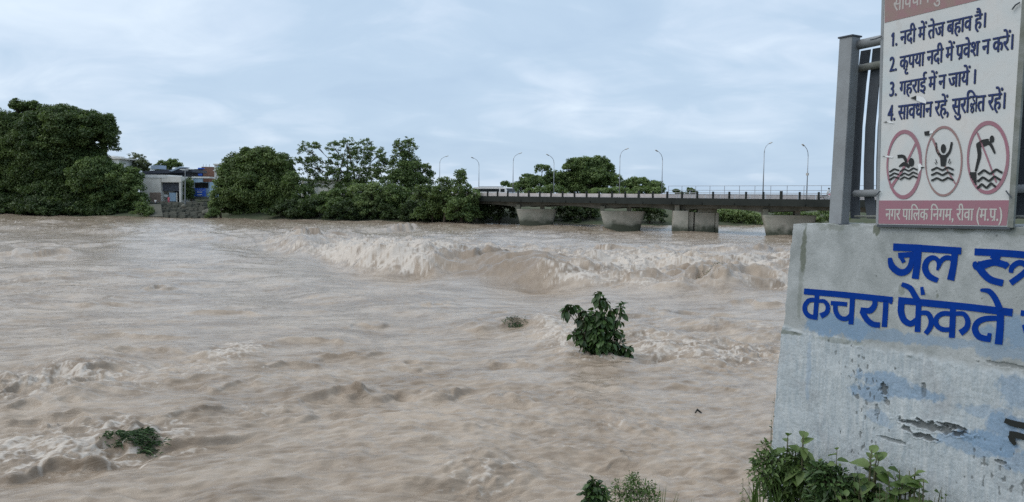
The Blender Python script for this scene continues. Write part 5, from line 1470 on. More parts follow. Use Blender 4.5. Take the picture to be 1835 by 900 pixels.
GLY = {"(":[323,[[[167,232],[183,404],[231,557],[311,694],[258,694],[155,559],[88,400],[64,232],[88,64],[155,-95],[258,-230],[311,-230],[231,-93],[183,60]]]],")":[323,[[[156,232],[140,60],[92,-93],[12,-230],[65,-230],[168,-95],[235,64],[259,232],[235,400],[168,559],[65,694],[12,694],[92,557],[140,404]]]],",":[219,[[[59,-118],[124,-84],[163,-32],[176,26],[167,77],[143,111],[105,123],[75,116],[54,95],[46,66],[52,37],[69,18],[95,10],[97,-29],[85,-69],[59,-99]]]],".":[219,[[[109,111],[79,103],[57,81],[49,51],[57,21],[79,-1],[109,-9],[139,-1],[161,21],[169,51],[161,81],[139,103]]]],"1":[500,[[[300,682],[202,682],[202,0],[300,0]]]],"2":[500,[[[466,93],[205,93],[328,249],[396,369],[417,478],[390,589],[318,664],[209,691],[155,684],[102,662],[48,626],[48,503],[101,558],[153,587],[202,595],[262,578],[304,534],[319,467],[314,416],[298,371],[271,321],[200,216],[116,107],[34,7],[34,0],[466,0]]]],"3":[500,[[[81,569],[124,586],[161,595],[197,598],[260,586],[300,550],[315,496],[300,443],[255,409],[180,397],[180,307],[261,295],[310,253],[326,193],[312,135],[274,98],[216,84],[166,90],[115,107],[64,136],[64,30],[113,9],[161,-4],[209,-9],[321,18],[396,90],[424,198],[414,266],[382,324],[326,360],[376,398],[404,447],[413,513],[388,607],[318,669],[212,691],[164,688],[122,678],[81,662]]]],"4":[500,[[[398,691],[356,691],[11,269],[11,224],[300,224],[300,0],[398,0],[398,224],[471,224],[471,312],[398,312]],[[298,506],[300,506],[300,312],[142,312]]]],"ं":[0,[[[-185,772],[-183,787],[-178,801],[-169,813],[-157,822],[-144,828],[-130,830],[-115,828],[-102,822],[-91,813],[-82,801],[-77,787],[-75,772],[-77,757],[-82,743],[-91,731],[-102,722],[-115,716],[-130,714],[-144,716],[-157,722],[-169,731],[-178,743],[-183,757]]]],"ई":[491,[[[271,222],[252,221],[232,219],[213,215],[194,210],[177,204],[161,197],[131,217],[105,239],[82,263],[64,290],[54,319],[50,352],[51,370],[54,386],[60,400],[67,413],[76,424],[87,433],[103,443],[121,451],[141,458],[164,462],[190,464],[221,465],[314,465],[314,551],[0,551],[0,622],[505,622],[505,551],[395,551],[395,394],[211,394],[192,394],[178,393],[167,391],[145,381],[137,372],[132,361],[130,347],[132,332],[136,318],[144,307],[154,296],[164,286],[174,277],[206,286],[239,292],[275,294],[322,290],[363,277],[398,257],[425,228],[442,194],[447,154],[442,114],[429,80],[406,52],[374,30],[335,14],[289,4],[309,-4],[329,-12],[350,-19],[371,-26],[393,-33],[415,-40],[382,-110],[345,-92],[308,-74],[273,-56],[239,-37],[207,-18],[176,1],[139,4],[108,10],[83,19],[63,30],[52,46],[48,65],[50,79],[54,91],[62,102],[72,110],[85,114],[101,116],[115,115],[128,111],[143,106],[158,97],[175,85],[194,70],[219,68],[262,70],[298,77],[328,89],[349,105],[362,126],[366,153],[363,173],[355,190],[342,204],[323,214],[299,220]],[[293,615],[280,639],[268,663],[258,688],[249,713],[245,738],[243,762],[248,803],[263,836],[288,863],[320,881],[356,892],[398,896],[419,895],[438,893],[457,890],[474,885],[490,879],[504,872],[482,806],[470,812],[458,817],[446,821],[433,824],[419,826],[405,827],[380,825],[360,817],[344,805],[332,788],[325,769],[323,747],[324,725],[329,704],[337,683],[347,661],[360,638],[375,615]]]],"क":[762,[[[777,551],[452,551],[452,349],[486,377],[525,393],[569,399],[610,394],[645,381],[675,358],[698,326],[711,286],[716,239],[714,208],[709,175],[701,141],[689,107],[672,73],[651,39],[579,80],[595,102],[608,127],[620,154],[629,182],[634,210],[636,237],[634,266],[627,289],[617,307],[602,320],[584,327],[562,330],[526,322],[489,298],[452,258],[452,0],[371,0],[371,174],[354,161],[334,148],[312,136],[286,126],[258,120],[226,118],[195,120],[166,126],[138,137],[112,152],[90,171],[71,195],[57,222],[49,254],[46,290],[52,340],[70,382],[101,417],[141,443],[189,459],[244,464],[260,464],[277,462],[296,461],[313,458],[328,456],[339,454],[333,381],[321,384],[308,386],[293,388],[277,390],[262,391],[249,391],[213,388],[183,379],[159,365],[141,345],[131,321],[127,292],[130,260],[141,234],[158,214],[179,199],[202,191],[228,188],[256,190],[282,197],[307,209],[329,224],[351,241],[371,260],[371,551],[0,551],[0,622],[777,622]]]],"ग":[563,[[[208,551],[208,234],[207,218],[202,204],[196,193],[186,185],[174,180],[160,178],[143,180],[125,187],[107,199],[89,214],[74,231],[60,250],[49,270],[43,289],[41,308],[43,322],[47,335],[55,345],[66,353],[82,357],[102,359],[127,359],[127,551],[0,551],[0,622],[578,622],[578,551],[474,551],[474,0],[393,0],[393,551]]]],"ज":[742,[[[653,551],[653,0],[572,0],[572,370],[435,370],[410,370],[391,371],[378,373],[400,352],[420,329],[436,303],[448,276],[456,247],[458,218],[456,189],[449,163],[438,141],[422,122],[404,107],[384,95],[360,87],[336,82],[310,80],[275,83],[242,94],[209,111],[177,135],[147,169],[117,212],[88,264],[59,327],[31,401],[102,426],[133,344],[165,276],[198,223],[232,184],[268,161],[306,153],[326,155],[344,161],[359,170],[370,184],[377,203],[379,227],[376,256],[365,283],[349,310],[327,335],[301,357],[273,377],[302,441],[572,441],[572,551],[0,551],[0,622],[757,622],[757,551]]]],"ठ":[585,[[[600,551],[371,551],[371,414],[420,391],[462,362],[495,328],[519,288],[534,245],[539,198],[535,154],[524,116],[506,85],[482,58],[452,37],[418,21],[380,9],[340,2],[297,0],[227,6],[166,25],[115,57],[77,99],[54,153],[46,216],[50,258],[61,296],[80,329],[105,356],[135,379],[170,397],[207,410],[246,417],[287,420],[290,420],[290,551],[0,551],[0,622],[600,622]],[[293,72],[338,75],[377,86],[411,103],[437,127],[453,159],[458,200],[455,231],[445,260],[429,287],[407,311],[378,331],[343,349],[308,349],[262,346],[221,337],[187,321],[170,308],[155,294],[143,277],[133,257],[128,235],[126,210],[131,167],[147,133],[174,106],[208,87],[248,76]]]],"ण":[723,[[[634,551],[634,0],[553,0],[553,551],[420,551],[420,321],[419,294],[416,271],[412,250],[405,231],[396,214],[385,198],[370,183],[352,170],[331,160],[307,152],[281,148],[251,146],[194,153],[149,172],[114,205],[104,222],[95,241],[88,263],[83,288],[80,318],[79,352],[79,551],[0,551],[0,622],[737,622],[737,551]],[[249,217],[280,221],[304,231],[321,249],[328,261],[332,274],[336,288],[337,305],[339,327],[339,353],[339,551],[160,551],[160,353],[160,329],[162,308],[164,291],[167,276],[172,263],[178,251],[186,241],[195,233],[206,226],[218,221],[232,218]]]],"त":[570,[[[481,551],[481,0],[400,0],[400,328],[291,328],[254,327],[223,325],[200,322],[180,317],[164,309],[150,299],[137,284],[129,263],[126,237],[130,205],[142,173],[163,143],[191,111],[227,77],[271,40],[217,-12],[187,15],[159,41],[132,68],[107,95],[86,123],[69,151],[55,180],[48,211],[45,242],[47,265],[51,286],[59,305],[68,323],[80,338],[93,351],[114,366],[137,378],[163,388],[193,394],[230,398],[272,399],[400,399],[400,551],[0,551],[0,622],[584,622],[584,551]]]],"द":[520,[[[413,-58],[399,-35],[386,-12],[373,11],[361,33],[351,54],[342,73],[316,70],[287,68],[259,69],[231,73],[203,79],[175,87],[149,98],[125,113],[102,130],[83,151],[68,176],[56,204],[48,236],[46,272],[48,300],[53,325],[62,348],[73,367],[86,385],[102,401],[126,419],[153,433],[183,443],[216,450],[252,455],[290,456],[295,456],[295,551],[0,551],[0,622],[534,622],[534,551],[376,551],[376,385],[327,385],[291,384],[260,382],[234,378],[211,372],[191,365],[173,355],[159,344],[148,331],[139,317],[132,301],[127,282],[126,262],[130,229],[144,200],[166,175],[197,155],[237,144],[287,140],[299,140],[312,141],[309,154],[307,165],[306,176],[308,197],[315,214],[327,226],[341,234],[357,238],[373,240],[399,237],[421,229],[439,216],[451,199],[459,181],[461,162],[459,142],[455,126],[447,113],[436,102],[424,93],[410,86],[419,70],[428,53],[439,37],[450,18],[464,-2],[480,-24]]]],"ध":[615,[[[630,551],[526,551],[526,0],[445,0],[445,150],[424,137],[401,126],[378,117],[351,109],[319,105],[283,103],[235,108],[193,121],[159,144],[132,173],[116,209],[111,251],[112,269],[115,286],[120,303],[127,319],[136,334],[148,348],[119,362],[93,380],[72,402],[55,427],[45,458],[42,493],[47,531],[60,564],[83,593],[113,614],[147,628],[187,632],[220,629],[250,620],[275,604],[295,583],[307,559],[311,531],[307,500],[293,471],[271,443],[210,482],[226,504],[230,526],[229,536],[226,545],[220,555],[212,562],[200,567],[184,568],[166,566],[150,558],[136,546],[125,530],[118,511],[116,489],[118,469],[123,452],[132,438],[143,426],[156,416],[172,409],[188,404],[205,400],[223,397],[244,401],[265,404],[288,405],[312,404],[333,402],[326,332],[312,333],[298,333],[267,331],[241,324],[220,312],[204,297],[194,277],[191,254],[194,229],[204,209],[220,193],[240,182],[264,175],[292,173],[326,175],[356,183],[382,195],[405,210],[426,227],[445,245],[445,551],[383,551],[383,622],[630,622]]]],"न":[555,[[[0,622],[569,622],[569,551],[466,551],[466,0],[385,0],[385,298],[204,298],[204,244],[202,227],[198,213],[190,202],[180,194],[167,190],[153,188],[137,190],[120,197],[102,209],[85,224],[70,241],[56,260],[45,280],[39,299],[37,318],[39,332],[43,345],[51,355],[62,363],[78,367],[98,369],[385,369],[385,551],[0,551]]]],"प":[568,[[[479,551],[479,0],[398,0],[398,191],[378,179],[357,168],[335,159],[311,152],[284,147],[254,146],[228,148],[204,152],[182,160],[161,169],[143,181],[128,194],[113,213],[100,234],[91,258],[84,285],[80,318],[79,358],[79,551],[0,551],[0,622],[583,622],[583,551]],[[398,551],[160,551],[160,369],[160,344],[161,322],[163,304],[165,289],[169,276],[173,266],[177,256],[183,248],[190,240],[208,227],[233,220],[263,217],[289,219],[314,225],[338,236],[360,249],[380,264],[398,280]]]],"ब":[571,[[[585,551],[482,551],[482,0],[401,0],[401,165],[382,153],[360,143],[336,133],[308,124],[276,120],[241,118],[205,120],[171,127],[141,139],[113,155],[90,174],[71,198],[57,224],[49,254],[46,286],[53,339],[73,383],[107,418],[151,444],[204,459],[265,464],[275,464],[286,463],[299,463],[339,459],[351,458],[361,456],[369,454],[363,385],[349,388],[334,390],[318,392],[301,394],[285,395],[268,395],[255,395],[242,394],[230,392],[365,224],[377,234],[389,244],[401,256],[401,551],[0,551],[0,622],[585,622]],[[127,287],[131,255],[142,229],[161,210],[184,195],[212,187],[242,184],[254,184],[265,185],[277,187],[287,189],[298,192],[308,195],[168,370],[145,348],[132,321]]]],"म":[598,[[[509,551],[509,0],[428,0],[428,250],[207,250],[207,213],[205,193],[201,177],[193,166],[182,157],[171,153],[159,151],[146,152],[133,157],[119,164],[105,173],[92,183],[80,196],[69,209],[59,223],[51,237],[44,251],[40,265],[39,278],[41,289],[45,300],[53,309],[64,315],[80,320],[100,321],[126,321],[126,551],[0,551],[0,622],[612,622],[612,551]],[[428,551],[207,551],[207,321],[428,321]]]],"य":[580,[[[595,622],[595,551],[491,551],[491,0],[410,0],[410,179],[390,167],[368,157],[343,147],[316,138],[286,134],[253,132],[197,139],[148,159],[108,193],[75,237],[52,291],[38,353],[76,363],[106,375],[130,390],[147,407],[157,430],[160,457],[159,475],[155,493],[149,509],[141,524],[132,538],[123,551],[0,551],[0,622]],[[129,301],[144,271],[160,247],[180,228],[202,214],[228,206],[259,203],[291,205],[320,212],[346,224],[370,239],[391,256],[410,274],[410,551],[211,551],[227,516],[237,481],[240,445],[228,381],[191,333]]]],"र":[409,[[[395,42],[341,-12],[302,21],[265,54],[230,87],[197,120],[166,151],[138,181],[113,209],[92,234],[75,256],[62,275],[53,292],[47,305],[43,317],[41,329],[40,340],[42,352],[47,364],[55,376],[67,385],[83,391],[104,393],[120,392],[134,388],[148,382],[159,373],[171,362],[181,349],[205,363],[224,380],[238,399],[248,420],[254,443],[256,468],[255,483],[254,498],[251,514],[247,528],[243,540],[239,551],[0,551],[0,622],[424,622],[424,551],[320,551],[329,525],[334,494],[336,458],[334,423],[326,392],[314,365],[298,341],[278,319],[254,301],[227,284],[198,268],[167,254],[199,219],[233,183],[272,147],[312,110],[353,75]]]],"ल":[678,[[[0,551],[0,622],[693,622],[693,551],[589,551],[589,0],[508,0],[508,355],[494,356],[478,355],[462,351],[445,344],[429,334],[413,319],[397,301],[382,276],[369,245],[356,208],[279,232],[288,261],[299,288],[311,313],[295,324],[279,334],[263,342],[246,348],[228,352],[209,353],[184,350],[164,343],[148,330],[136,313],[128,294],[126,271],[128,246],[136,222],[148,199],[164,175],[185,151],[210,127],[239,100],[272,71],[309,40],[255,-12],[217,21],[182,53],[149,84],[119,114],[94,145],[73,176],[57,207],[48,240],[45,275],[48,308],[56,337],[70,362],[87,382],[108,398],[131,411],[156,419],[180,424],[204,426],[233,424],[259,420],[285,412],[308,400],[332,387],[354,370],[396,401],[444,420],[499,426],[508,426],[508,551]]]],"व":[556,[[[571,551],[467,551],[467,0],[387,0],[387,165],[368,153],[347,143],[324,133],[297,124],[267,120],[233,118],[198,120],[166,127],[137,139],[111,155],[89,174],[71,198],[57,224],[49,254],[46,286],[52,339],[72,383],[104,418],[146,444],[196,459],[255,464],[264,464],[275,463],[288,463],[326,459],[354,454],[349,381],[336,384],[321,386],[306,388],[290,390],[274,391],[259,391],[221,388],[188,379],[162,364],[143,343],[131,318],[127,287],[131,256],[141,231],[159,212],[181,199],[206,191],[235,188],[268,191],[298,198],[325,211],[348,226],[369,243],[387,260],[387,551],[0,551],[0,622],[571,622]]]],"श":[680,[[[122,189],[100,191],[80,197],[64,207],[50,220],[43,236],[40,255],[42,273],[48,287],[58,299],[71,307],[86,312],[104,314],[116,313],[129,311],[142,307],[156,300],[172,290],[191,276],[222,290],[250,309],[273,335],[291,366],[301,402],[305,443],[302,478],[292,508],[275,533],[254,551],[228,562],[199,566],[180,565],[165,560],[153,553],[145,542],[140,530],[138,516],[139,506],[142,495],[148,484],[156,472],[169,463],[186,454],[208,447],[236,442],[270,440],[253,370],[196,378],[149,394],[113,418],[87,447],[71,480],[66,517],[70,549],[82,577],[102,600],[129,618],[163,628],[204,632],[235,630],[264,622],[292,611],[318,594],[340,573],[359,547],[373,516],[381,480],[384,440],[380,395],[369,353],[350,312],[324,276],[292,246],[254,221],[284,194],[313,165],[341,135],[368,103],[392,73],[414,43],[350,-1],[317,44],[286,84],[258,118],[230,147],[204,172],[179,194],[161,191],[142,190]],[[591,551],[591,0],[510,0],[510,551],[421,551],[421,622],[695,622],[695,551]]]],"ष":[578,[[[593,622],[593,551],[489,551],[489,0],[408,0],[408,191],[387,180],[365,170],[341,160],[315,152],[286,148],[254,146],[228,148],[204,152],[182,160],[161,169],[143,181],[128,194],[113,213],[100,234],[91,258],[84,285],[80,318],[79,358],[79,551],[0,551],[0,622]],[[408,551],[205,551],[408,287]],[[189,240],[207,227],[232,220],[262,217],[279,218],[296,221],[313,225],[329,231],[345,237],[360,245],[159,507],[159,369],[159,344],[160,322],[162,304],[164,289],[168,276],[172,266],[176,256],[182,248]]]],"स":[676,[[[587,551],[587,0],[506,0],[506,266],[487,261],[467,257],[448,254],[428,252],[405,251],[380,251],[352,252],[322,254],[292,259],[262,264],[236,270],[212,277],[198,269],[183,261],[167,253],[196,218],[228,182],[264,146],[301,110],[340,75],[380,42],[326,-12],[289,21],[254,54],[221,87],[189,120],[160,151],[133,181],[109,209],[89,234],[73,256],[60,275],[51,292],[46,305],[42,317],[41,329],[40,340],[42,352],[47,364],[55,376],[67,385],[83,391],[104,393],[120,392],[134,388],[148,382],[159,373],[171,362],[181,350],[194,364],[203,380],[210,399],[214,418],[216,438],[217,458],[216,477],[215,495],[213,512],[209,527],[205,540],[201,551],[0,551],[0,622],[691,622],[691,551]],[[369,322],[394,322],[418,324],[440,326],[462,329],[484,334],[506,339],[506,551],[281,551],[285,539],[289,526],[293,511],[296,495],[297,477],[298,458],[297,431],[294,407],[289,385],[281,365],[273,348],[262,333],[297,327],[333,323]]]],"ह":[531,[[[321,69],[344,77],[363,87],[380,98],[393,112],[400,128],[403,148],[400,171],[390,191],[374,208],[351,219],[319,227],[280,229],[238,226],[202,216],[175,201],[154,179],[142,154],[138,124],[139,104],[143,84],[150,64],[160,44],[176,22],[197,-1],[224,-26],[259,-56],[302,-89],[248,-142],[192,-96],[145,-51],[108,-9],[80,34],[64,80],[58,130],[60,154],[65,177],[73,198],[85,216],[99,233],[115,248],[103,261],[92,276],[83,292],[75,310],[71,330],[69,352],[70,370],[73,386],[79,400],[86,413],[95,424],[106,433],[122,443],[140,451],[159,458],[179,462],[203,464],[229,465],[361,465],[361,551],[0,551],[0,622],[546,622],[546,551],[442,551],[442,394],[230,394],[211,394],[197,393],[186,391],[164,381],[156,372],[151,361],[149,347],[150,334],[153,322],[159,312],[166,302],[174,292],[183,284],[215,293],[249,298],[284,300],[327,298],[365,291],[397,279],[423,264],[444,245],[461,225],[472,202],[479,178],[481,153],[477,117],[466,85],[447,57],[421,34],[388,16],[348,2]]]],"ा":[259,[[[170,551],[170,0],[89,0],[89,551],[0,551],[0,622],[273,622],[273,551]]]],"ि":[259,[[[89,551],[0,551],[0,622],[80,622],[73,637],[66,653],[61,669],[56,686],[54,705],[53,724],[59,773],[79,814],[111,849],[154,875],[206,891],[266,896],[356,888],[440,862],[516,820],[585,763],[648,695],[704,615],[620,615],[515,731],[402,801],[283,824],[240,821],[203,811],[174,795],[152,772],[138,746],[134,714],[135,695],[138,677],[144,662],[150,647],[157,634],[165,622],[273,622],[273,551],[170,551],[170,0],[89,0]]]],"ी":[259,[[[-185,615],[-195,638],[-204,660],[-211,682],[-216,704],[-219,726],[-220,748],[-215,789],[-201,824],[-178,855],[-146,878],[-107,891],[-61,896],[-23,893],[10,883],[39,868],[64,845],[87,815],[108,779],[127,734],[145,682],[163,622],[273,622],[273,551],[170,551],[170,0],[89,0],[89,551],[0,551],[0,622],[87,622],[68,685],[49,736],[29,776],[5,803],[-23,820],[-57,825],[-82,822],[-102,814],[-118,801],[-130,782],[-137,760],[-139,733],[-138,711],[-135,691],[-129,672],[-122,653],[-114,634],[-105,615]]]],"ु":[0,[[[-248,-12],[-212,1],[-174,8],[-136,11],[-90,7],[-51,-6],[-20,-28],[4,-56],[17,-90],[22,-129],[17,-167],[1,-201],[-25,-229],[-60,-251],[-104,-264],[-157,-268],[-219,-263],[-275,-248],[-325,-222],[-370,-188],[-414,-147],[-455,-100],[-394,-57],[-368,-87],[-344,-113],[-320,-136],[-296,-155],[-271,-170],[-246,-182],[-218,-190],[-189,-194],[-157,-196],[-98,-188],[-63,-163],[-51,-122],[-54,-102],[-62,-86],[-76,-73],[-93,-64],[-111,-59],[-131,-57],[-148,-58],[-165,-59],[-180,-62],[-194,-67],[-208,-72],[-222,-79]]]],"ृ":[0,[[[27,-233],[9,-241],[-10,-249],[-32,-257],[-55,-263],[-79,-267],[-106,-268],[-152,-264],[-192,-250],[-224,-229],[-247,-200],[-261,-165],[-266,-126],[-261,-90],[-246,-58],[-222,-29],[-187,-5],[-143,11],[-89,18],[-82,-48],[-117,-54],[-145,-64],[-166,-77],[-180,-93],[-189,-111],[-192,-132],[-189,-153],[-181,-169],[-167,-182],[-150,-190],[-131,-195],[-111,-197],[-91,-196],[-72,-194],[-56,-190],[-39,-183],[-20,-175],[2,-164]]]],"े":[0,[[[-169,615],[-183,664],[-197,705],[-211,740],[-225,767],[-240,788],[-256,804],[-274,815],[-293,821],[-315,823],[-329,823],[-342,821],[-354,819],[-365,815],[-375,812],[-385,809],[-409,882],[-382,890],[-351,894],[-318,896],[-284,893],[-252,885],[-225,871],[-199,850],[-175,821],[-154,784],[-133,737],[-113,681],[-94,615]]]],"ै":[0,[[[-179,615],[-197,639],[-213,659],[-229,674],[-243,684],[-258,692],[-273,698],[-287,701],[-303,702],[-320,703],[-333,702],[-347,700],[-361,697],[-375,693],[-389,688],[-402,682],[-428,751],[-412,757],[-396,763],[-380,767],[-363,770],[-345,772],[-326,773],[-297,771],[-270,763],[-246,752],[-224,735],[-204,716],[-187,692],[-183,694],[-196,726],[-209,753],[-222,775],[-235,792],[-249,805],[-263,815],[-279,822],[-296,826],[-316,827],[-331,827],[-344,825],[-356,823],[-366,820],[-376,817],[-386,813],[-409,882],[-382,890],[-351,894],[-318,896],[-284,893],[-252,885],[-225,871],[-199,850],[-175,821],[-154,784],[-133,737],[-113,681],[-94,615]]]],"्":[0,[[[-179,-44],[-163,-41],[-147,-40],[-131,-39],[-88,-42],[-48,-50],[-13,-65],[20,-83],[50,-106],[78,-133],[103,-163],[128,-194],[151,-227],[94,-268],[61,-219],[27,-180],[-7,-151],[-42,-130],[-82,-117],[-125,-113],[-148,-115],[-167,-118]]]],"।":[379,[[[194,622],[275,622],[275,0],[194,0]]]]}
GLY['1'] = [430, [[[190, 0], [290, 0], [290, 640], [215, 640], [90, 545], [90, 450], [190, 520]]]]
KSS = [([(20, 615), (600, 615)], 62), ([(520, 615), (520, 0)], 74), ([(520, 330), (400, 350), (280, 300), (170, 340), (100, 280), (150, 200), (290, 200)], 62), ([(290, 210), (170, 130), (150, 50), (250, -10), (340, 60), (330, 160), (240, 250)], 62), ([(240, 600), (300, 470), (400, 440)], 62)]


_gm = {}


def glyph_mesh(ch):
    """filled 2D outline of one letter"""
    if ch in _gm: return _gm[ch]
    cu = bpy.data.curves.new('tmp', 'CURVE'); cu.dimensions = '2D'; cu.fill_mode = 'BOTH'
    for poly in GLY[ch][1]:
        sp2 = cu.splines.new('POLY'); sp2.points.add(len(poly) - 1)
        for q, (u, v) in zip(sp2.points, poly): q.co = (u / 100, v / 100, 0, 1)
        sp2.use_cyclic_u = True
    ob = bpy.data.objects.new('tmp', cu)
    me = bpy.data.meshes.new_from_object(ob)
    vs = [(v.co.x * 100, v.co.y * 100) for v in me.vertices]; fs = [tuple(p.vertices) for p in me.polygons]
    bpy.data.objects.remove(ob); bpy.data.curves.remove(cu); bpy.data.meshes.remove(me)
    _gm[ch] = (vs, fs)
    return _gm[ch]


def text_line(name, text, p0, p1, px_h, mat, parent, lift=.004, bold=26, shadow=None):
    """glyph outlines laid on the sign plane between two photo points; px_h = letter height in photo pixels at p0"""
    a = sp_(*p0); c_ = sp_(*p1)
    H = (sp_(p0[0], p0[1] - px_h) - a).length
    items = []; x = 0.0
    for ch in text:
        if ch == ' ': x += 230; continue
        if ch == '#':                                   # the conjunct kssa
            items.append(('kss', x)); x += 600; continue
        if ch == '^':                                   # the slash that makes pra
            items.append(('ra', x)); continue
        if ch not in GLY: continue
        items.append((ch, x + (150 if ch == 'ं' else 0))); x += GLY[ch][0]
    ln = (c_ - a).length; e = (c_ - a).normalized(); sx = ln / x; sy = H * 1.14 / 625.0

    def P(u, v, lf): return a + e * (u * sx) + ZV * (v * sy) + WN * lf
    layers = [(0, 0, mat, 0)]
    stk = []
    outm = MB()
    for (ch, ox) in items:
        if ch == 'kss':
            stk += [([(u + ox, v) for u, v in s_], w) for s_, w in KSS]; continue
        if ch == 'ra':
            stk.append(([(ox - 120, 170), (ox - 330, -20)], 70)); continue
        vs, fs = glyph_mesh(ch)
        for j, dx in enumerate((-bold, 0, bold)):
            outm.add([P(u + ox + dx, v, lift + .0003 * j) for u, v in vs], fs)
    for j, (s_, w) in enumerate(stk):
        A_, B_ = stroke_poly(s_, w)
        V = []
        for p, q in zip(A_, B_): V += [P(p[0], p[1], lift + .0012 + .0002 * j), P(q[0], q[1], lift + .0012 + .0002 * j)]
        outm.add(V, [(2 * k, 2 * k + 1, 2 * k + 3, 2 * k + 2) for k in range(len(A_) - 1)])
    o = outm.build(name, mat, parent)
    if shadow is not None:
        me2 = o.data.copy(); o2 = bpy.data.objects.new('letter_shadow', me2); COL.objects.link(o2); me2.materials.clear(); me2.materials.append(shadow)
        o2.parent = parent; o2.location = WN * -.0018 + e * (30 * sx) - ZV * (26 * sy)
    return o


text_line('lettering', '1. नदी में तेज बहाव है।', (1595.5, 83.5), (1768, 48), 20.5, M_navy, board, shadow=M_blk)
text_line('lettering', '2. कृपया नदी में प^वेश न करें।', (1593.5, 128.5), (1817, 87.5), 20.5, M_navy, board, shadow=M_blk)
text_line('lettering', '3. गहराई में न जायें ।', (1593, 173), (1750, 149.5), 20.5, M_navy, board, shadow=M_blk)
text_line('lettering', '4. सावधान रहें, सुरि#त रहें।', (1590.5, 216.5), (1803, 194), 22, M_navy, board, shadow=M_blk)
text_line('lettering', 'नगर पालिक निगम, रीवा (म.प^.)'.replace('लि', 'िल').replace('नि', 'िन'), (1587, 394), (1797, 396), 17, M_palel, board)
text_line('lettering', 'सावधान पुल', (1601, 21), (1701, -4.5), 22, M_pinkl, board)

f6 = lambda x, y, lift: sp_(1470 + x / 4.09, 200 + y / 4.09, .005 + lift)


def ellipse(cx, cy, rx, ry, w, rot=0.0, n=44):
    return [([(cx + rx * math.cos(a) * math.cos(rot) - ry * math.sin(a) * math.sin(rot), cy + ry * math.sin(a) * math.cos(rot) + rx * math.cos(a) * math.sin(rot)) for a in np.linspace(0, 2 * math.pi, n)], w)]


def wave(x0, x1, y0, y1, n, amp=9, w=12):
    return [([(x0 + (x1 - x0) * k / (4 * n), y0 + (y1 - y0) * k / (4 * n) + amp * math.cos(k * math.pi / 2)) for k in range(4 * n + 1)], w)]


def disc(x, y, rx, ry):
    n = 14
    return ([(x, y - ry + 2 * ry * k / n) for k in range(n + 1)], [2 * rx * math.sqrt(max(1e-3, 1 - (1 - 2 * k / n) ** 2)) for k in range(n + 1)])


ringw = [14, 22, 30, 34, 26, 16, 12, 14, 22, 32, 34, 22, 14]
strokes_mesh('prohibition_ring', ellipse(615, 388, 122, 240, [16, 24, 30, 26, 14, 12, 16, 26, 30, 26, 16], .03) + [([(706, 225), (620, 400), (518, 560)], [14, 15, 22])], f6, M_pinkb, board)
strokes_mesh('prohibition_ring', ellipse(906, 365, 132, 250, [12, 12, 16, 16, 8, 8, 10, 18, 20, 12, 12], .02) + [([(822, 195), (905, 380), (992, 530)], [16, 12, 10])], f6, M_pinkh, board)
strokes_mesh('prohibition_ring', ellipse(1230, 338, 146, 255, [22, 26, 28, 24, 16, 14, 20, 30, 30, 24, 22], .03) + [([(1152, 155), (1225, 340), (1292, 520)], [14, 12, 12])], f6, M_pinkb, board)
sw = [disc(670, 372, 20, 32), ([(568, 330), (612, 330), (634, 372)], [24, 24, 20]), ([(578, 404), (620, 385), (655, 408)], [6, 34, 20])]
for yy in (436, 466, 494):
    sw += wave(508, 580, yy, yy - 12, 1, 8, 12) + wave(586, 716, yy - 2, yy - 16, 2, 8, 12)
strokes_mesh('swimmer_symbol', sw, f6, M_blk, board)
dr = [disc(904, 272, 19, 34), ([(847, 228), (858, 290), (888, 330)], [16, 17, 24]), ([(966, 224), (952, 290), (922, 330)], [16, 17, 24]), ([(904, 318), (904, 360), (902, 402)], [52, 44, 34]),
      ([(848, 350), (858, 380)], 6), ([(842, 372), (852, 388)], 5), ([(952, 345), (940, 378)], 6), ([(962, 366), (950, 386)], 5)]
for yy in (422, 458, 498):
    dr += wave(816, 980, yy, yy - 4, 2, 9, 14)
strokes_mesh('drowning_symbol', dr, f6, M_blk, board)
dv = [disc(1260, 202, 17, 27), ([(1150, 250), (1195, 232), (1240, 218)], [30, 52, 40]), ([(1238, 222), (1262, 262), (1282, 308)], [26, 20, 14]), ([(1160, 240), (1168, 320), (1158, 370), (1140, 440)], [34, 26, 22, 14]), ([(1180, 300), (1168, 330)], 10),
      ([(1098, 456), (1146, 456)], 24), ([(1104, 474), (1146, 474)], 30), ([(1116, 490), (1146, 492)], 26), ([(1126, 510), (1146, 512)], 24), ([(1136, 528), (1147, 530)], 16)]
for yy, x0, x1 in ((448, 1158, 1338), (500, 1152, 1325), (550, 1152, 1290)):
    dv += wave(x0, x1, yy, yy - 12, 2, 14, 16)
strokes_mesh('diver_symbol', dv, f6, M_blk, board)
# torn flaps of vinyl showing white backing
M_back = pbr('white_vinyl_backing', (0.78, 0.79, 0.80), .6)
m = MB()
for poly in ([(1633, 176), (1643, 172), (1656, 175), (1661, 181), (1660, 186), (1650, 183)], [(1589, 218), (1596, 217), (1604, 221.5), (1594, 220.5)], [(1586, 280), (1591, 279), (1601, 281), (1600, 283), (1590, 282)], [(1666, 236), (1674, 233.5), (1672, 239), (1665, 240)], [(1645, 295), (1650, 293), (1654, 299), (1650, 305), (1646, 313), (1647, 302)]):
    m = MB(); m.prism([sp_(x, y, .0075) for x, y in poly], WN * -.001); m.build('torn_flap', M_back, board)
for poly in ([(1632, 176), (1643, 171.5), (1643, 180)], [(1583, 219.5), (1590, 217.5), (1590, 220)], [(1657, 236), (1667, 234.5), (1666, 243), (1658, 243)], [(1651, 299), (1659, 300), (1651, 302)], [(1581, 280.5), (1586, 279.5), (1586, 281)]):
    m = MB(); m.prism([sp_(x, y, .0085) for x, y in poly], WN * -.001); m.build('torn_hole', M_blk, board)
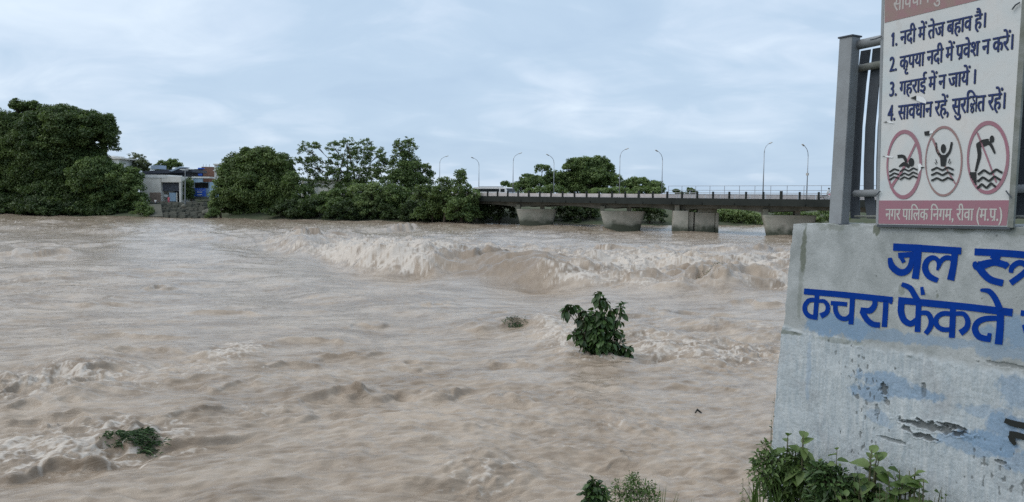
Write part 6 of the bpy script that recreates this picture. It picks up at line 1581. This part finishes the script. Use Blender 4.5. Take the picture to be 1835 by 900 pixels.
# binding wires at the corners
for (pts) in ([(1562, 72), (1572, 70), (1582, 66)], [(1816, 18), (1822, 10), (1830, 5)], [(1573, 350), (1577, 345), (1580, 343)], [(1805, 342), (1811, 350), (1815, 354)]):
    m = MB(); m.tube([sp_(x, y, .02) for x, y in pts], .006, 6); m.build('binding_wire', M_steel_d, sign)
# ================================================================== PLANTS


def leaves_np(P, Dr, Up, Ln, Wd, rng, droop=.25):
    """folded, curved leaves. P base, Dr direction, Up normal; arrays"""
    n = len(P)
    Dr = Dr / np.linalg.norm(Dr, axis=1)[:, None]
    S = np.cross(Dr, Up); S /= (np.linalg.norm(S, axis=1)[:, None] + 1e-6)
    Nn = np.cross(S, Dr)
    prof = [(0, 0, 0), (.18, .36, .05), (.42, .5, .08), (.7, .36, .04), (1.0, 0, -.02)]
    V = []
    for (u, w, f) in prof:
        mid = P + Dr * (u * Ln)[:, None] - np.array([0, 0, 1]) * (droop * (u ** 2) * Ln)[:, None]
        if w == 0:
            V.append(mid)
        else:
            V.append(mid + S * (w * Wd)[:, None] + Nn * (f * Ln * 1.3)[:, None])
            V.append(mid - Nn * (.02 * Ln)[:, None])
            V.append(mid - S * (w * Wd)[:, None] + Nn * (f * Ln * 1.3)[:, None])
    V = np.stack(V, 1)        # n, 11, 3
    f = [(0, 1, 2, 2), (0, 2, 3, 3)]
    tri = [(0, 1, 2), (0, 2, 3), (1, 4, 5), (1, 5, 2), (2, 5, 6), (2, 6, 3), (4, 7, 8), (4, 8, 5), (5, 8, 9), (5, 9, 6), (7, 10, 8), (8, 10, 9)]
    Fq = (np.arange(n)[:, None, None] * 11 + np.array(tri)[None]).reshape(-1, 3)
    return V.reshape(-1, 3), Fq


M_lf = leaf_mat('broad_leaf_green', (0.05, 0.09, 0.028), (0.17, 0.25, 0.08), trans=.25, rough=.42)
M_lf_d = leaf_mat('wet_dark_leaf', (0.018, 0.04, 0.014), (0.085, 0.15, 0.045), trans=.15, rough=.4)
M_lf_y = leaf_mat('fresh_leaf', (0.085, 0.14, 0.045), (0.23, 0.30, 0.12), trans=.3, rough=.45)
M_stem = pbr('green_brown_stem', (0.10, 0.10, 0.05), .8, var=.3)


def lobed_bush(name, label, cat, depth, lobes, base, leaf, nl, mat, seed, parentless=True, hang=.6, stems=True, wr=.62, group=None, dth=.8):
    rng = np.random.default_rng(seed)
    root = empty(name, base, label, cat, group)
    k = depth / F
    P = []; cen = []
    area = sum(l[2] * l[3] for l in lobes)
    ms = MB()
    for (px, py, rx, ry) in lobes:
        c = np.array(D(px, py, depth + rng.uniform(-.3, .3) * rx * k))
        cnt = max(4, int(nl * rx * ry / area))
        d = rng.normal(size=(cnt, 3)); d /= np.linalg.norm(d, axis=1)[:, None]
        r_ = rng.random(cnt) ** .4
        P.append(c + d * r_[:, None] * np.array([rx, max(rx, ry) * dth, ry])[None] * k)
        cen.append(np.repeat(c[None], cnt, 0))
        if stems:
            b0 = np.array(base)
            midp = (b0 + c) / 2 + np.array([rng.normal() * .03, rng.normal() * .03, .0])
            ms.tube([Vector(b0 - np.array([0, 0, .25])), Vector(b0), Vector(midp), Vector(c), Vector(c + np.array([0, 0, ry * k * .6]))], [leaf * .11, leaf * .1, leaf * .07, leaf * .05, leaf * .02], 6)
    P = np.concatenate(P); cen = np.concatenate(cen)
    n = len(P)
    out = P - cen; out /= (np.linalg.norm(out, axis=1)[:, None] + 1e-6)
    Dr = out * .7 + rng.normal(size=(n, 3)) * .45 + np.array([0, 0, -hang])
    Up = np.array([0, 0, 1.0]) + out * .6 + rng.normal(size=(n, 3)) * .3
    Ln = leaf * rng.uniform(.6, 1.25, n)
    V, Fq = leaves_np(P, Dr, Up, Ln, Ln * wr, rng)
    var = np.repeat(np.clip(rng.normal(.45, .22, n), 0, 1), 11)
    np_mesh('leaves', V, Fq, mat, root, {'var': ('FLOAT', var)}, smooth=False)
    if stems:
        # petioles
        for i in range(0, n, 3):
            ms.tube([Vector(cen[i]).lerp(Vector(P[i]), .3), Vector(P[i])], [leaf * .03, leaf * .02], 4, cap=False)
        ms.build('stems', M_stem, root, smooth=True)
    return root


def b5(lst):
    return [(960 + a / 5.296, 500 + b / 5.296, c / 5.296, d / 5.296) for a, b, c, d in lst]


gb = G(1078, 641)
lobed_bush('flooded_bush', 'lone dark green leafy bush sticking up out of the rushing muddy water', 'bush', gb.y,
           b5([(608, 190, 48, 62), (600, 135, 22, 22), (660, 235, 30, 36), (300, 300, 34, 46), (325, 250, 40, 26), (370, 275, 26, 26), (425, 300, 34, 26), (790, 285, 30, 34), (832, 255, 22, 26), (822, 330, 9, 20), (735, 340, 20, 34), (790, 408, 28, 26), (720, 290, 22, 20),
               (470, 360, 66, 62), (440, 390, 30, 40), (570, 340, 80, 52), (640, 380, 70, 70), (690, 420, 40, 60), (540, 440, 90, 60), (420, 510, 60, 56), (440, 570, 56, 44), (600, 500, 110, 70), (750, 505, 56, 44), (345, 510, 10, 30), (800, 540, 30, 30),
               (640, 600, 130, 70), (540, 600, 60, 60), (780, 620, 80, 56), (860, 660, 36, 50), (680, 680, 110, 44), (840, 730, 40, 26), (470, 655, 50, 34), (895, 710, 18, 14)]),
           gb + Vector((0, 0, -.1)), .20, 900, M_lf_d, 3, hang=.75, wr=.7)

# broad leaved weeds at the foot of the wall


def ground_z(x, y):
    z = float(np.interp(y, [-30, 0.5, 2, 5, 9, 12, 13], [2.6, 2.5, 2.3, 1.2, 0.35, -.75, -1.0]))
    p = Vector((x, y, 0)); d_ = abs((x - WO.x) * WN.x + (y - WO.y) * WN.y); a_ = (x - WO.x) * WUh.x + (y - WO.y) * WUh.y
    return z + .85 * math.exp(-(d_ / 1.0) ** 2) * float(sstep(-.6, .5, np.float32(a_)) * (1 - sstep(1.2, 2.2, np.float32(a_))))


def weed(name, label, px, py_top, depth, wpx, hpx, leaf, n, mat, seed, cat='plant', hang=.2, wr=.55, group=None, extra=()):
    """upright plant: several stems with leaves along them"""
    rng = np.random.default_rng(seed)
    k = depth / F
    top = D(px, py_top, depth)
    gz_ = min(ground_z(top.x, top.y), top.z - hpx * k * .8)
    base = Vector((top.x, top.y, gz_))
    root = empty(name, base, label, cat, group)
    ms = MB(); P = []; Dr = []; Up = []; Ls = []
    ns = max(2, int(n / 9))
    for s in range(ns):
        q = rng.uniform(-1, 1)
        tx = top + Vector((q * wpx * k, rng.uniform(-.8, .8) * wpx * k * .6, -abs(q) ** 1.5 * hpx * k * .45 - rng.uniform(0, .35) * hpx * k))
        if s == 0: tx = top.copy()
        b0 = base + Vector((q * wpx * k * .35, rng.uniform(-.3, .3) * wpx * k * .5, -.05))
        m1 = b0.lerp(tx, .55) + Vector((-q * wpx * k * .1, 0, .05 * hpx * k))
        ms.tube([b0, m1, tx], [leaf * .06, leaf * .045, leaf * .015], 5)
        nn = max(4, int(n / ns))
        for j in range(nn):
            u = .25 + .75 * (j + rng.random() * .5) / nn
            p = m1.lerp(tx, (u - .55) / .45) if u > .55 else b0.lerp(m1, u / .55)
            an = j * 2.4 + rng.random()
            dd = Vector((math.cos(an), math.sin(an), rng.uniform(-.1, .7) - hang))
            if j == nn - 1: dd.z += .7
            P.append(p); Dr.append(dd); Up.append((rng.normal() * .2, rng.normal() * .2 - .25, 1)); Ls.append(leaf * rng.uniform(.55, 1.15) * (1.05 - .3 * u))
    P = np.array(P); Dr = np.array(Dr, float); Up = np.array(Up, float); Ls = np.array(Ls)
    V, Fq = leaves_np(P, Dr, Up, Ls, Ls * wr, rng, .3)
    var = np.repeat(np.clip(rng.normal(.5, .2, len(P)), 0, 1), 11)
    np_mesh('leaves', V, Fq, mat, root, {'var': ('FLOAT', var)})
    ms.build('stems', M_stem, root, smooth=True)
    return root


G1 = 'weeds growing at the foot of the concrete wall'
weed('broad_leaf_weed', 'tall broad leaved sprout against the left edge of the wall', 1412, 776, 7.7, 26, 60, .24, 26, M_lf, 1, group=G1)
weed('broad_leaf_weed', 'drooping long leaved sprout just right of the tallest sprout by the wall edge', 1440, 780, 7.6, 20, 55, .24, 18, M_lf_y, 2, hang=.35, group=G1)
weed('broad_leaf_weed', 'palmate leaved weed standing alone in the middle of the wall foot', 1562, 806, 7.0, 28, 60, .24, 36, M_lf_y, 3, group=G1, wr=.6)
weed('broad_leaf_weed', 'large leaved weed right of the palmate one', 1612, 842, 6.7, 40, 55, .24, 60, M_lf, 4, group=G1, wr=.62)
weed('broad_leaf_weed', 'pale leafy weed at the right end of the row', 1640, 838, 6.6, 28, 50, .22, 34, M_lf_y, 5, group=G1, wr=.6)
weed('broad_leaf_weed', 'large leaved weed half hidden behind the other weeds at the right end', 1655, 858, 6.5, 44, 40, .22, 40, M_lf, 17, group=G1, wr=.62)
weed('broad_leaf_weed', 'broad leaves rising behind the fine leaved shrub', 1500, 800, 7.1, 30, 50, .15, 26, M_lf_y, 18, group=G1)
weed('small_sprout', 'small thin sprout farthest right at the foot of the wall', 1688, 872, 6.3, 24, 30, .11, 16, M_lf_y, 6, group=G1, wr=.4)
weed('broad_leaf_weed', 'dark leafy weed in front, below the palmate one', 1540, 850, 6.9, 50, 60, .13, 90, M_lf, 7, group=G1)
weed('broad_leaf_weed', 'dense weed in the middle of the row, under the bare patch of wall', 1490, 826, 7.2, 46, 60, .12, 90, M_lf, 8, group=G1)
weed('broad_leaf_weed', 'low weed at the bottom edge below the large leaved one', 1590, 872, 6.6, 60, 40, .13, 90, M_lf_d, 9, group=G1)
weed('broad_leaf_weed', 'low weed at the bottom edge under the small sprout', 1665, 886, 6.4, 34, 30, .12, 40, M_lf, 10, group=G1)
lobed_bush('fine_leaved_shrub', 'bushy dark fine leaved shrub at the left corner of the wall foot', 'shrub', 7.7,
           [(1385, 825, 28, 18), (1372, 848, 30, 24), (1410, 838, 34, 26), (1440, 850, 40, 30), (1395, 872, 44, 30), (1450, 885, 50, 26), (1362, 822, 14, 12), (1425, 815, 22, 14), (1372, 800, 10, 12)],
           Vector((D(1410, 880, 7.7).x, 7.7, 1.1)), .062, 2100, M_lf, 11, hang=-.1, wr=.4)
lobed_bush('fine_leaved_shrub', 'second fine leaved shrub in the middle of the bottom right plants', 'shrub', 7.1,
           [(1490, 862, 40, 26), (1530, 880, 46, 24), (1500, 895, 60, 20), (1470, 845, 26, 16)],
           Vector((D(1500, 890, 7.1).x, 7.1, 1.2)), .065, 1500, M_lf_d, 12, hang=-.1, wr=.45)
weed('creeping_weed', 'tiny creeping weed stretching left over the water from the wall shrubs', 1332, 856, 7.9, 14, 12, .05, 26, M_lf, 13, wr=.4)
weed('creeping_weed', 'thin spiky weed sticking out left of the wall shrub', 1352, 832, 7.9, 14, 20, .05, 30, M_lf, 14, wr=.35)
# tufts on the free edge of the wall, just above the water
for i, (px, py) in enumerate([(1388, 706), (1384, 732), (1382, 752)]):
    weed('wall_tuft', ['upper leafy tuft growing on the left edge of the wall', 'middle tuft growing on the left edge of the wall', 'lowest tuft growing on the left edge of the wall'][i], px, py, 8.45, 7, 8, .07, 14, M_lf_d, 30 + i, cat='tuft', wr=.5)
# plants at the bottom centre
lobed_bush('leafy_herb', 'small dark leafy herb at the bottom centre edge of the picture', 'plant', 9.0,
           [(1065, 872, 12, 12), (1058, 888, 16, 14), (1075, 890, 18, 14), (1064, 862, 6, 5), (1080, 876, 8, 5)], Vector((D(1065, 900, 9.0).x, 9.0, .5)), .085, 260, M_lf_d, 15, hang=.2, wr=.6)
lobed_bush('sprawling_herb', 'low sprawling feathery herb at the bottom centre between the dark herb and the grass', 'plant', 8.9,
           [(1115, 885, 26, 16), (1140, 880, 24, 18), (1130, 862, 16, 10), (1158, 872, 18, 12), (1105, 868, 10, 10), (1150, 892, 34, 14), (1140, 852, 8, 8), (1172, 888, 12, 12), (1128, 850, 4, 6)], Vector((D(1140, 900, 8.9).x, 8.9, .5)), .05, 750, M_lf, 16, hang=-.2, wr=.35)


def grass(name, label, spec, depth, mat, seed):
    rng = np.random.default_rng(seed)
    px0 = sum(s[0] for s in spec) / len(spec)
    b = D(px0, 900, depth); b.z = ground_z(b.x, b.y)
    root = empty(name, b, label, 'grass')
    V = []; Fq = []
    for (x, ytop, lean) in spec:
        t = D(x + lean, ytop, depth); s = D(x, 900, depth); s.z = min(b.z, s.z - .1); s.y += rng.uniform(-.1, .1)
        n = 6; o = len(V)
        for i in range(n + 1):
            u = i / n
            p = s.lerp(t, u); p.x -= lean * depth / F * .35 * math.sin(u * math.pi)
            w = .008 * (1 - u) ** .6 + .0012
            V += [p - Vector((w, 0, 0)), p + Vector((w, .003, 0))]
        for i in range(n):
            Fq.append((o + 2 * i, o + 2 * i + 1, o + 2 * i + 3, o + 2 * i + 2))
    np_mesh('blades', np.array([tuple(v) for v in V]), np.array(Fq), mat, root, {'var': ('FLOAT', np.random.default_rng(1).random(len(V)))})


grass('grass_clump', 'thin upright grass blades at the bottom right of the centre herbs', [(1172, 860, 3), (1177, 868, 6), (1183, 876, 6), (1190, 870, 4), (1196, 880, 18), (1150, 862, -6), (1165, 872, -3), (1204, 886, 12), (1187, 884, -4), (1232, 893, 8), (1238, 895, 6), (1093, 862, -9), (1100, 874, 4)], 8.8, M_lf_y, 1)
g_ = []
rg_ = random.Random(4)
for i in range(70):
    x = rg_.uniform(1345, 1560); g_.append((x, 835 + (x - 1345) * .12 + rg_.uniform(-12, 40), rg_.uniform(-16, 16)))
grass('grass_clump', 'grass blades standing up through the shrub at the wall corner', g_, 7.6, M_lf, 2)
# floating debris
for (px, py, L_, lab) in [(1251, 747, .13, 'small black piece of driftwood floating below the bush')]:
    c = G(px, py); c.z = river_z(c.x, c.y) - .07; m = MB()
    m.tube([c + Vector((-L_ / 2, 0, .07)), c + Vector((-L_ * .1, .03, .13)), c + Vector((L_ / 2, -.02, .08))], [.012, .03, .012], 7)
    tag(m.build('driftwood', M_dark, None, smooth=True), lab, 'driftwood')

# weeds drowned by the flood, only their tips above the water
def drowned(px, py, wpx, hpx, n, label, seed):
    c = G(px, py); k = c.y / F
    rng = np.random.default_rng(seed)
    root = None
    xs_ = c.x + rng.uniform(-1, 1, n) * rng.uniform(.3, 1, n) * wpx * k; ys_ = c.y + rng.uniform(-.5, .5, n) * hpx * k * 4
    P = np.stack([xs_, ys_, [river_z(a, b) + rng.uniform(-.03, .07) for a, b in zip(xs_, ys_)]], -1)
    Dr = np.stack([rng.normal(.55, .3, n), rng.normal(.2, .3, n), rng.uniform(.0, .55, n)], -1)
    Up = np.tile([0.0, -.6, .8], (n, 1)) + rng.normal(size=(n, 3)) * .2
    Ln = hpx * k * rng.uniform(.6, 1.3, n)
    V, Fq = leaves_np(P, Dr, Up, Ln, Ln * .2, rng, .45)
    tag(np_mesh('drowned_weed', V, Fq, M_lf_d, root, {'var': ('FLOAT', np.repeat(rng.random(n) * .8, 11))}), label, 'weed')



drowned(238, 808, 60, 12, 900, 'patch of dark green weed tips in the foaming wave at the lower left', 1)
drowned(922, 588, 26, 5, 330, 'small dark weed patch in the water left of the lone bush', 2)
drowned(547, 422, 15, 6, 130, 'dark weed top breaking the water near the far end of the rapid', 3)
drowned(1268, 508, 26, 4, 120, 'thin weed patch in the rapid near the concrete wall', 5)
